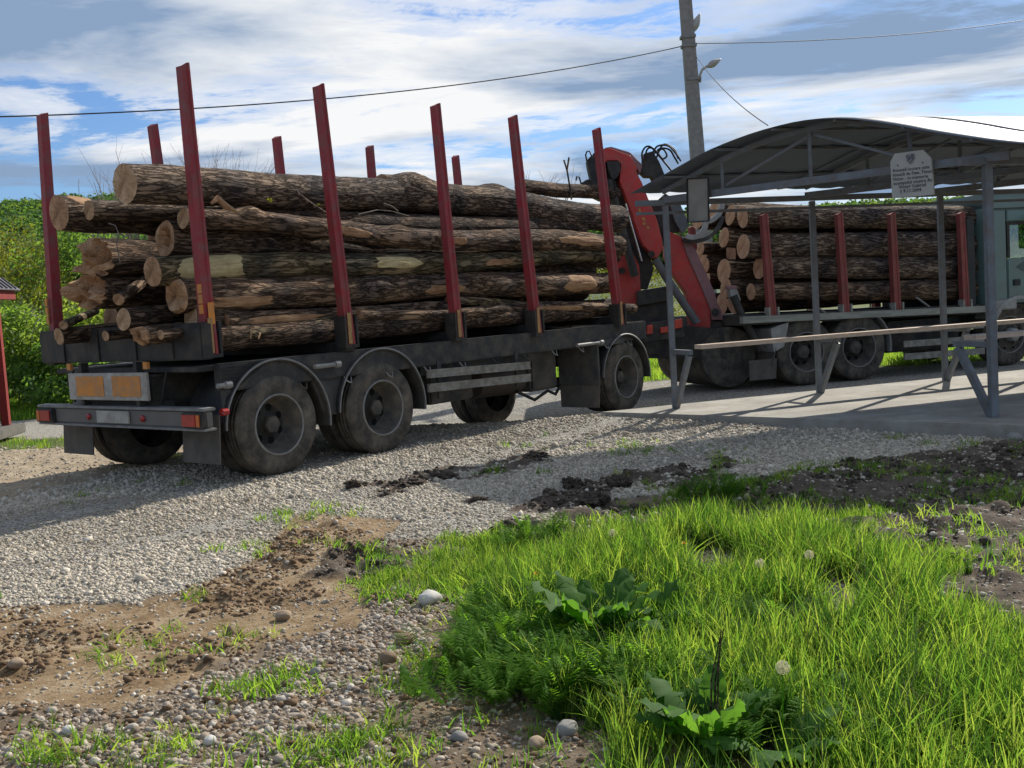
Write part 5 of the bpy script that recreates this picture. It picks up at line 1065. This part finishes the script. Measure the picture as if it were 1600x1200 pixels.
# logs on the truck
def ke(px, py, s): return TK.wor(TK.end(px, py, s))
def ksd(px, py, w_): return TK.wor(TK.side(px, py, w_))
BT = [BARK[0], BARK[1], BARK[3]]
log(ksd(1160, 339, .31), ksd(1522, 340, .34), .165, .19, BARK[0], CUTP, 'top near log of the truck load, round orange end left of the rear stake', 31, .01, .03, LT)
log(ksd(1161, 385, .33), ksd(1518, 381, .36), .185, .215, BARK[0], CUTP, 'thickest straight log, second row of the truck load near side', 32, .01, .03, LT)
log(ksd(1187, 418, .31), ksd(1518, 418, .33), .17, .185, BARK[0], CUTP, 'third row log on the truck near side, its end half behind the rear stake', 33, .01, .03, LT)
log(ksd(1173, 456, .27), ksd(1522, 452, .33), .125, .18, BARK[1], CUTP, 'bottom row log on the truck near side with a small round end', 34, .01, .03, LT)
log(ksd(1141, 336, .67), TK.wor((3.0, .70, 2.44)), .155, .17, BARK[1], CUTP, 'truck log whose end touches the left of the topmost near end', 35, .01, .03, LT)
log(ksd(1131, 371, .73), TK.wor((3.0, .74, 2.06)), .155, .17, BARK[1], CUTP, 'truck log with lone round end left of the second row', 36, .01, .03, LT)
log(ksd(1095, 388, 1.4), TK.wor((3.0, 1.5, 2.0)), .10, .14, BARK[2], CUTP, 'thin truck log with dusky end close to the crane boom, upper one', 37, .01, .03, LT)
log(ksd(1101, 414, 1.3), TK.wor((3.0, 1.35, 1.7)), .13, .15, BARK[2], CUTP, 'truck log with dark pink end partly hidden by the crane boom', 38, .01, .03, LT)
log(ksd(1131, 424, .80), TK.wor((3.0, .80, 1.66)), .19, .18, BARK[2], CUTP, 'wide oval ended truck log below the lone round end', 39, .01, .03, LT)
log(ksd(1134, 451, .68), TK.wor((3.0, .70, 1.30)), .155, .17, BARK[2], CUTP, 'low truck log end above the crane hydraulic cylinder', 40, .01, .03, LT)
log(ksd(1116, 328, 1.02), TK.wor((3.0, 1.05, 2.45)), .15, .16, BARK[2], CUTP, 'truck log end seen right of the blank board', 41, .01, .03, LT)
log(ksd(1090, 342, 1.4), TK.wor((3.0, 1.42, 2.38)), .16, .16, BARK[2], CUTP, 'truck log mostly hidden behind the blank board', 42, .01, .03, LT)
for i, (w_, z_) in enumerate(((1.05, 2.08), (1.9, 1.3), (1.9, 1.7), (2.0, 2.1), (1.4, 1.3), (1.05, 1.3))):
    log(TK.wor((-.6, w_, z_)), TK.wor((3.0, w_, z_)), .17, .17, BARK[2], CUTP, 'dark log buried inside the truck load', 90 + i, .01, .03, 'inner logs buried in the truck load', rings=18, segs=20)
# loader crane, built where it stands on the rear of the truck
CY = 16.4
def cp(px, py, dy=0.): return hit(px, py, (0, CY + dy, 0), (0, 1, 0))
def slabp(name, pts, mat, dy=0., th=.25, parent=tk, bev=.0):
    b = B(); b.prism([cp(x_, y_, dy) for x_, y_ in pts], (0, th, 0)); bm = bmesh.new(); vs = [bm.verts.new(v) for v in b.v]; [bm.faces.new([vs[i] for i in f]) for f in b.f]; bmesh.ops.recalc_face_normals(bm, faces=bm.faces)
    bmesh.ops.bevel(bm, geom=bm.edges[:], offset=.008, segments=1, affect='EDGES', clamp_overlap=True); b = B(); b.bm(bm, False); return b.build(name, mat, parent, world=True)
def pipe(name, pts, r, mat, dy=0., parent=tk, n=12): b = B(); b.tube([cp(p[0], p[1], dy + (p[2] if len(p) > 2 else 0)) for p in pts], r, n); return b.build(name, mat, parent, world=True)
slabp('hose_pack', [(940, 246), (966, 250), (974, 268), (986, 300), (996, 340), (1010, 385), (1022, 420), (1012, 452), (992, 452), (972, 400), (952, 320), (942, 280)], BLK, .22, .25)
slabp('link_plate', [(1018, 322), (1040, 302), (1060, 316), (1068, 362), (1046, 364), (1043, 402), (1034, 372), (1027, 345)], BLK, .40, .2)
slabp('crane_column', [(962, 378), (984, 384), (999, 415), (1001, 450), (1000, 484), (975, 496), (962, 496)], REDB, .1, .35)
slabp('crane_base', [(940, 490), (1042, 468), (1045, 505), (1130, 515), (1135, 560), (1000, 560), (940, 520)], BLK, .05, 1.4)
bo = slabp('crane_boom', [(938, 233), (953, 231), (985, 243), (996, 262), (994, 268), (1003, 285), (1015.5, 317), (1027, 345), (1034, 372), (1036, 388), (1028, 402), (1021, 404), (1014, 392), (1006, 384), (999, 370), (988, 335), (976.5, 304), (968, 283), (970, 257), (965, 251), (949, 251), (938, 262)], REDB, -.05, .32)
slabp('boom_cap', [(945, 231), (955, 229), (985, 238), (1004, 258), (1000, 272), (984, 243), (953, 232)], PINKM, .0, .30, bo)
# small worn decal marks on the boom
b = B()
for pts in ([(997, 326), (1000, 325), (1003, 335), (1000, 336)], [(1002, 341), (1006, 339), (1009, 343), (1006, 346)], [(1003, 348), (1007, 347), (1010, 350), (1005, 352)], [(1010, 354), (1013, 353), (1015, 357), (1012, 358)]): b.prism([cp(x_, y_, -.056) for x_, y_ in pts], (0, .003, 0))
b.build('decal', M('gold_decal', (.45, .26, .08), (.35, .18, .06), 50, .6), bo, world=True)
pipe('hydraulic_cylinder', [(950, 282), (958, 305), (992, 432)], .062, BLK, -.10); pipe('cylinder_rod', [(978, 318), (985, 345), (1003, 408)], .016, CHROME, -.02)
slabp('cylinder_head', [(948, 252), (968, 252), (970, 266), (966, 276), (958, 282), (952, 268)], BLK, -.09, .2)
pipe('hydraulic_cylinder', [(1024, 405), (1040, 432), (1089, 505)], .062, M('cylinder_grey', (.10, .11, .12), (.07, .075, .08), 8, .45, dirt=((.16, .15, .14), .6, 10)), -.12)
slabp('knuckle', [(917, 250), (930, 237), (936, 239), (939, 262), (940, 300), (931, 303), (924, 284), (919, 262)], BLK, .0, .3)
slabp('knuckle', [(905, 288), (918, 280), (940, 284), (950, 300), (940, 312), (915, 300)], BLK, .05, .4)
for pts in ([(917, 252), (915, 242), (917, 237), (921, 236), (925, 245)], [(900, 282), (901, 276), (905, 277), (909, 290)], [(948, 280), (960, 284), (963, 296), (956, 304)]): pipe('hose', pts, .012, CABLE, -.1)
slabp('jib_boom', [(1040, 350), (1046, 362), (1064, 369), (1073, 398), (1092, 440), (1110, 484), (1111, 554), (1098, 557), (1080, 515), (1072, 458), (1048, 424), (1040, 400)], REDB, .25, .3)
slabp('jib_top_face', [(1064, 369), (1074, 372), (1088, 392), (1106, 432), (1118, 460), (1121, 474), (1128, 486), (1130, 500), (1112, 500), (1110, 484), (1092, 440), (1073, 398)], PINKM, .22, .3)  # jib box's own top face, added as a slab with its muted tone painted
slabp('jib_foot', [(1110, 502), (1129, 502), (1131, 556), (1111, 556)], BLK, .27, .25)
pipe('pin', [(1118, 488, -.02), (1118, 488, .1)], .06, BLK, .16); pipe('pin', [(1018, 397, -.03), (1018, 397, .1)], .05, BLK, -.06); pipe('pin', [(972, 423, -.03), (972, 423, .1)], .05, BLK, .06)
slabp('stabiliser', [(1139, 452), (1152, 452), (1158, 470), (1144, 472)], LGREY, -.1, .2); pipe('stabiliser_leg', [(1146, 462), (1162, 500), (1190, 548)], .06, BLK, -.1)
slabp('grip_bracket', [(1136, 446), (1152, 446), (1152, 452), (1136, 452)], PINKM, -.1, .15)
# hose bundle at the boom tip
slabp('valve_block', [(1000, 268), (1005, 252), (1006, 240), (1020, 236), (1030, 252), (1040, 276), (1046, 290), (1030, 300), (1018, 276), (1008, 276)], BLK, .05, .25)
for i, pts in enumerate(([(1005, 256), (1003, 240), (1010, 229), (1022, 233), (1040, 256)], [(1010, 250), (1010, 236), (1018, 231), (1032, 246), (1050, 268)], [(1020, 238), (1028, 228), (1044, 228), (1056, 240), (1064, 252)], [(1022, 240), (1032, 232), (1046, 234), (1054, 246), (1060, 256)], [(1026, 246), (1036, 226), (1052, 232), (1060, 248)], [(1028, 236), (1036, 233), (1042, 243), (1036, 248), (1030, 242)])):
    P_ = [cp(x_, y_, .02 * i) for x_, y_ in pts]; sm = []
    for k in range(len(P_) - 1):
        p_1, p0_, p1_, p2_ = P_[max(k - 1, 0)], P_[k], P_[k + 1], P_[min(k + 2, len(P_) - 1)]
        for t in np.linspace(0, 1, 6)[:-1]: sm.append(.5 * ((2 * p0_) + (-p_1 + p1_) * t + (2 * p_1 - 5 * p0_ + 4 * p1_ - p2_) * t * t + (-p_1 + 3 * p0_ - 3 * p1_ + p2_) * t ** 3))
    sm.append(P_[-1]); b = B(); b.tube(sm, .014, 8); b.build('hose', CABLE, tk, world=True)
# grapple jaws
def band(name, cxp, cyp, r0_, r1_, a0, a1, mat, dy, th=.12):
    pts = [(cxp + r1_ * math.cos(a), cyp + r1_ * math.sin(a)) for a in np.linspace(a0, a1, 12)] + [(cxp + r0_ * math.cos(a), cyp + r0_ * math.sin(a)) for a in np.linspace(a1, a0, 12)]; slabp(name, pts, mat, dy, th)
band('grapple_jaw', 1084, 330, 44, 50, R(10), R(110), DRK, .1); band('grapple_jaw', 1100, 318, 25, 33, R(0), R(75), LGREY, .15); band('grapple_jaw', 1082, 350, 17, 25, R(-10), R(120), LGREY, .05)
slabp('boom_link', [(1046, 318), (1062, 316), (1078, 352), (1066, 366), (1054, 345)], M('steel_grey_link', (.11, .13, .14), (.08, .09, .1), 8, .4), .3, .15)
# rear lights and under structure
for x0, x1, y0, y1 in ((1011, 1020, 509, 523), (1032, 1046, 512, 521), (1054, 1066, 500, 514)): slabp('tail_light', [(x0, y0), (x1, y0 - 2), (x1, y1 - 2), (x0, y1)], M('tail_lens', (.6, .08, .05), (.5, .06, .04), 20, .3), -.35, .06)
slabp('rear_crossbar', [(1008, 505), (1068, 497), (1070, 526), (1008, 535)], DRK, -.28, .12)
slabp('hose_tank', [(996, 455), (1044, 447), (1044, 470), (996, 478)], BLK, -.05, .5)
#--SECTION-REST--
# ------------------------------------------------------------------ utility pole, lamps and wires
PD = 23.
def pp(x_, y_, dy=0.): return hit(x_, y_, (0, PD + dy, 0), (0, 1, 0))
a_ = pp(1094, 300); c_ = pp(1070, -10); dirp = (c_ - a_) / (c_[2] - a_[2]); base = a_ + dirp * (-.15 - a_[2]); topp = a_ + dirp * (c_[2] - a_[2] + 1.2)
pole = thing('utility_pole', 'leaning grey concrete utility pole behind the shelter with two street lamps', 'utility pole', T(base[0], base[1], -.15))
b = B(); n_ = 8; V = []
for q, hw in ((base, .17), (topp, .11)): V += [(q[0] - hw, q[1] - hw * .8, q[2]), (q[0] + hw, q[1] - hw * .8, q[2]), (q[0] + hw, q[1] + hw * .8, q[2]), (q[0] - hw, q[1] + hw * .8, q[2])]
b.add(V, [(0, 3, 2, 1), (4, 5, 6, 7), (0, 1, 5, 4), (1, 2, 6, 5), (2, 3, 7, 6), (3, 0, 4, 7)]); b.build('shaft', POLEM, pole, world=True)
for px, py in ((1074.5, 58), (1076, 72), (1083, 124)): b = B(); q = pp(px, py); b.box(q[0] - .15, q[0] + .15, q[1] - .13, q[1] + .13, q[2] - .03, q[2] + .03); b.build('clamp', LIP, pole, world=True)
lm = B(); lm.tube([pp(1088, 127), pp(1094, 128), pp(1093.5, 118), pp(1097, 109), pp(1106, 103)], .028, 8); l1 = lm.build('lamp_arm', LAMPG, pole, world=True)
def ell(c0, c1, w_, h_, name, mat, par):
    c0 = Vector(c0); c1 = Vector(c1); ax = (c1 - c0); Ln = ax.length; ax.normalize(); sd_ = Vector((0, 1, 0)); up_ = ax.cross(sd_).normalized(); b = B(); V = []; F = []; n = 14; m_ = 9
    for i in range(m_):
        t = i / (m_ - 1); s_ = math.sin(math.pi * min(.97, max(.04, t)) ** .8)
        for k in range(n): a = 2 * PI * k / n; V.append(c0 + ax * Ln * t + sd_ * w_ * s_ * math.cos(a) + up_ * h_ * s_ * math.sin(a))
    for i in range(m_ - 1):
        for k in range(n): F.append((i * n + k, i * n + (k + 1) % n, (i + 1) * n + (k + 1) % n, (i + 1) * n + k))
    F += [tuple(range(n))[::-1], tuple(range((m_ - 1) * n, m_ * n))]; b.add(V, F, True); return b.build(name, mat, par, world=True)
ell(pp(1104, 105), pp(1127, 92), .12, .075, 'lamp_head', LAMPG, pole)
b = B(); b.tube([pp(1077, 25), pp(1079, 12), pp(1080, -5)], .022, 8); b.build('lamp_arm', LAMPG, pole, world=True)
ell(pp(1081, 52), pp(1094, 20), .13, .085, 'lamp_head', LAMPG, pole)
def cable(name, pts3, r, label):
    b = B(); b.tube(pts3, r, 5); return tag(b.build(name, CABLE), label, 'cable')
def catenary(a, b_, sag, n=40): a = np.array(a); b_ = np.array(b_); return [a + (b_ - a) * t - np.array([0, 0, 4 * sag * t * (1 - t)]) for t in np.linspace(0, 1, n)]
A0 = hit(-60, 184, (0, 14, 0), (0, 1, 0)); A1 = pp(1067, 72)
cl = catenary(A0, A1, .28); cable('power_cable', cl, .010, 'thin twisted cable crossing the sky from the left edge to the pole')
A2 = hit(1660, 22, (0, 30, 0), (0, 1, 0)); cable('power_cable', catenary(pp(1084, 68), A2, .18), .009, 'thin cable running right from the pole across the clouds')
A3 = hit(1200, 196, (0, 14.2, 0), (0, 1, 0)); cable('service_cable', catenary(pp(1088, 88), A3, .12), .007, 'sagging drop cable from the pole down to the shelter roof')
# ------------------------------------------------------------------ red kiosk at the left edge
KX, KY = -6.60, 13.05
ks = thing('wooden_kiosk', 'small red wooden kiosk with dark ribbed metal roof at the left edge', 'kiosk', T(KX, KY, 0, R(6)))
REDW = M('kiosk_red_wood', (.25, .025, .02), (.18, .02, .018), 8, .7, .2, stretch=(1, 1, .2))
RW_ = M('kiosk_roof_metal', (.10, .09, .11), (.075, .07, .085), 5, .4, .05, spec=.5)
for x in (-.08, -1.7):
    for y in (0., 1.6): B().bbox(x - .05, x + .05, y - .05, y + .05, .16, 1.95, .006).build('post', REDW, ks)
B().bbox(-1.9, .12, -.1, 1.75, .04, .16, .01).build('base_frame', M('weathered_beam', (.15, .14, .12), (.10, .095, .085), 8, .8, stretch=(.2, 1, 1)), ks)
B().bbox(-1.85, .10, -.06, -.02, .16, .78, .005).build('side_panel', REDW, ks)
B().bbox(-1.95, .13, -.12, -.06, 1.84, 1.98, .005).build('fascia', REDW, ks); B().bbox(.10, .15, -.12, 1.75, 1.84, 1.98, .005).build('fascia', REDW, ks)
b = B(); ap = (-.85, .8, 2.9); cs = [(-1.95, -.2, 1.96), (.2, -.2, 1.96), (.2, 1.82, 1.96), (-1.95, 1.82, 1.96)]
for i in range(4): p, q = cs[i], cs[(i + 1) % 4]; b.prism([p, q, ap], (0, 0, .015))
b.build('roof', RW_, ks)
for i in (0, 1):
    p, q = Vector(cs[i]), Vector(cs[(i + 1) % 4])
    for k in range(1, 12):
        t = k / 12; s_ = p.lerp(q, t); s2 = 1 - abs(2 * t - 1); e = s_.lerp(Vector(ap), 1) if False else s_ + (Vector(ap) - (p + q) / 2) * s2 * .98
        bb = B(); bb.beam(s_ + Vector((0, 0, .025)), e + Vector((0, 0, .025)), .018, .022); bb.build('roof_rib', RW_, ks)
# ------------------------------------------------------------------ plants and stones in the foreground
def leafblade(V, F, p, az, el, ln, wd, curl, seg=10, fold=.25):
    o = len(V); c = Vector(p); d = Vector((math.cos(az) * math.cos(el), math.sin(az) * math.cos(el), math.sin(el)))
    for i in range(seg + 1):
        t = i / seg; w_ = wd * (math.sin(math.pi * (t * .93 + .04)) ** .75) * (1 if t < .6 else 1) + .002; sd_ = Vector((-math.sin(az), math.cos(az), 0)); nn = d.cross(sd_).normalized(); wv = .32 * wd * math.sin(i * 2.3 + az * 5)
        V += [tuple(c - sd_ * w_ - nn * (fold * w_ + wv)), tuple(c), tuple(c + sd_ * w_ - nn * (fold * w_ - wv))]
        el2 = el - curl * t; d = Vector((math.cos(az) * math.cos(el2), math.sin(az) * math.cos(el2), math.sin(el2))); c = c + d * ln / seg
    for i in range(seg):
        a = o + i * 3; F += [(a, a + 1, a + 4, a + 3), (a + 1, a + 2, a + 5, a + 4)]
def dock(px, py, n, ln, label, seed, stems=0):
    q = g(px, py); q[2] = float(gz(q[0], q[1])); rr = random.Random(seed); t = thing('dock_plant', label, 'plant', T(*q)); t.location.z = q[2]; WM[t.name] = Matrix.Translation(Vector(q)); t.matrix_world = WM[t.name]
    for i in range(n):
        V = []; F = []; a = 2.4 * i + rr.uniform(-.3, .3); el = rr.uniform(.75, 1.4); l_ = ln * rr.uniform(.6, 1.1)
        st = (math.cos(a) * .02, math.sin(a) * .02, -.005)
        r_ = .03 + .03 * rr.random(); p1_ = (math.cos(a) * r_, math.sin(a) * r_, l_ * .25)
        leafblade(V, F, p1_, a, el, l_, l_ * .20, rr.uniform(.5, 1.5)); b = B(); b.add(V, F, True); lf = b.build('leaf', DOCKM, t)
        b = B(); b.tube([st, p1_], .0035, 5); b.build('petiole', DOCKM, lf)
    for i in range(stems):
        b = B(); a = rr.uniform(-.5, .5); b.tube([(.01 * i, 0, 0), (.02 * i + a * .05, .02, ln * .9), (.03 * i + a * .16, .03, ln * 1.5)], [.004, .003, .0015], 5); b.build('flower_stem', BARK[3], t)
dock(935, 1015, 24, .29, 'broad leaved dock plant in the middle of the long grass', 1)
dock(1110, 1185, 26, .25, 'broad leaved dock plant with two dark stems at the bottom edge of the picture', 2, 3)
dock(1210, 1200, 9, .2, 'smaller dock plant low at the bottom, right of the one with dark stems', 5)
dock(815, 990, 6, .16, 'upright narrow dock clump at the left edge of the grass', 3)
dock(655, 1085, 4, .09, 'single flat leaf rosette on the pebbles left of the grass', 4)
dock(1000, 1000, 9, .24, 'dock leaves right beside the largest dock plant in the grass', 8)
def dandelion(px, py, hpx, kind, label):
    """px,py: position of the flower head in the picture; hpx: stem length in picture pixels"""
    q = g(px, py + hpx); gzz = float(gz(q[0], q[1])); d = ray(px, py); P = CAM + d * q[1] / d[1]; h = max(.03, P[2] - gzz)
    t = thing('dandelion', label, 'dandelion', Matrix.Translation((q[0], q[1], gzz)), 'dandelions in the grass')
    b = B(); b.tube([(0, 0, 0), (.006, 0, h * .5), (P[0] - q[0], 0, h)], .0022, 5); b.build('stem', FERNM, t)
    b = B(); c = Vector((P[0] - q[0], 0, h)); rr = random.Random(px)
    if kind == 'clock':
        for i in range(110):
            dd = Vector((rr.gauss(0, 1), rr.gauss(0, 1), rr.gauss(0, 1))).normalized(); r_ = .019; a = dd.orthogonal().normalized(); e = dd.cross(a)
            b.tube([c + dd * .003, c + dd * r_], .00022, 3, False, False)
            for k in range(5): an = k * 1.257; t_ = c + dd * r_; b.add([t_, t_ + (a * math.cos(an) + e * math.sin(an)) * .0045 + dd * .0018, t_ + (a * math.cos(an + .5) + e * math.sin(an + .5)) * .0045 + dd * .0018], [(0, 1, 2)])
        b.build('seed_head', SEEDM, t)
    else:
        for i in range(44):
            an = i * 2.4; tl_ = .2 + .8 * i / 44; dd = Vector((math.cos(an) * tl_, math.sin(an) * tl_, 1.1 - tl_)).normalized(); sd_ = Vector((-math.sin(an), math.cos(an), 0)) * .0022
            b.add([c, c + dd * .008 + sd_, c + dd * .017, c + dd * .008 - sd_], [(0, 1, 2, 3)])
        b.build('flower_head', YFLO, t)
dandelion(1223, 1043, 150, 'clock', 'white dandelion clock nearest to the camera, above the bottom dock plant')
dandelion(1264, 867, 75, 'clock', 'white dandelion clock at the back of the grass, right one of a pair')
dandelion(1187, 880, 75, 'clock', 'white dandelion clock at the back of the grass, left one of a pair')
dandelion(957, 833, 60, 'clock', 'white dandelion clock at the far edge of the grass beside the dark mud')
dandelion(1069, 850, 65, 'bloom', 'yellow dandelion bloom at the far edge of the tall grass')
dandelion(838, 898, 60, 'bloom', 'yellow dandelion bloom low in the grass left of the big dock plant')
STONEM = {'white': M('white_stone', (.55, .54, .50), (.38, .37, .34), 14, .85, .3), 'grey': M('grey_stone', (.27, .26, .24), (.20, .19, .175), 9, .85, .2), 'brown': M('brown_stone', (.22, .15, .10), (.16, .11, .075), 10, .88, .3), 'tan': M('tan_stone', (.34, .26, .18), (.26, .19, .13), 10, .85, .2)}
def stone(px, py, wpx, hpx, col, label, seed, name='stone'):
    q = g(px, py + hpx * .4); d_ = q[1]; wd = wpx / FPX * d_; ht = hpx / FPX * d_; zg = float(gz(q[0], q[1]))
    bm = bmesh.new(); bmesh.ops.create_icosphere(bm, subdivisions=4 if col == 'mud' else 3, radius=.5)
    for v in bm.verts:
        k = 1 + .30 * mnoise.noise(v.co * 1.8 + Vector((seed * 3.3, 0, 0))) + .06 * mnoise.noise(v.co * 7 + Vector((seed, 0, 0)))
        if col == 'mud': k = .8 + .55 * mnoise.noise(v.co * 3.1 + Vector((seed * 3.3, 0, 0))) + .35 * mnoise.noise(v.co * 8 + Vector((seed, 0, 0))) + .15 * mnoise.noise(v.co * 18)
        v.co = Vector((v.co.x * wd * k, v.co.y * wd * .8 * k, v.co.z * ht * 1.15 * k))
    b = B(); b.bm(bm, col != 'mud'); o = b.build(name, STONEM[col]); o.location = (q[0], q[1], zg + ht * (.38 if col != 'mud' else .2)); o.rotation_euler = (0, .1 * math.sin(seed), seed); tag(o, label, 'stone')
stone(672, 932, 42, 22, 'white', 'whitish chunk of stone against the dark clods at the left edge of the grass', 1)
stone(888, 1143, 44, 28, 'grey', 'smooth grey oval stone, largest at the bottom beside the grass', 2)
stone(605, 1028, 30, 20, 'brown', 'dark brown stone sunk in the pebbles, larger of the two by the grass tip', 3)
stone(632, 998, 32, 20, 'brown', 'rounded brown stone just above the dark sunken one', 4)
stone(362, 984, 24, 20, 'brown', 'round orange brown stone on the soil heap', 5)
stone(442, 957, 28, 16, 'tan', 'tan stone at the right end of the soil heap', 6)
stone(838, 1162, 30, 18, 'tan', 'yellowish pebble stone left of the grey oval stone', 7)
stone(108, 1145, 24, 14, 'white', 'flat white stone at bottom left among the clods', 8)
stone(492, 1053, 20, 14, 'grey', 'small grey stone on the pebbly soil between the sprigs', 9)
stone(1586, 688, 30, 16, 'grey', 'flat grey rock lying against the front edge of the concrete slab', 10)
stone(328, 1160, 26, 16, 'white', 'pale stone in the pebbles near the bottom edge', 11)
stone(718, 1158, 30, 14, 'grey', 'low flat grey stone in the pebbles left of the yellowish stone', 12)
stone(25, 1040, 26, 16, 'tan', 'tan stone at the left edge below the sandy patch', 13)
STONEM['mud'] = M('mud_lump', (.05, .038, .03), (.085, .065, .05), 20, .95, .8)
for i, (px, py, wpx, hpx, lab) in enumerate(((893, 752, 40, 24, 'large dark mud lump on the gravel, left of a pair'), (968, 750, 48, 26, 'large dark ragged mud lump on the gravel, right of a pair'), (840, 712, 44, 16, 'dark mud lump on the gravel towards the trailer front wheel'), (645, 752, 50, 14, 'flat dark mud lump in the row left on the gravel'), (930, 783, 60, 30, 'dark clod heap at the gravel edge above the dandelion clock'), (700, 742, 40, 12, 'small flat mud lump second in the row on the gravel'), (552, 758, 30, 14, 'mud lump at the left end of the row on the gravel'), (860, 768, 26, 12, 'small mud lump in front of the pair on the gravel'), (745, 780, 36, 12, 'flat mud lump alone in the middle of the gravel'), (1352, 845, 46, 34, 'dark clod poking out at the back of the grass'), (1520, 955, 60, 34, 'dark clod in the grass near the right edge'))):
    stone(px, py, wpx, hpx, 'mud', lab, 20 + i, 'mud_lump')
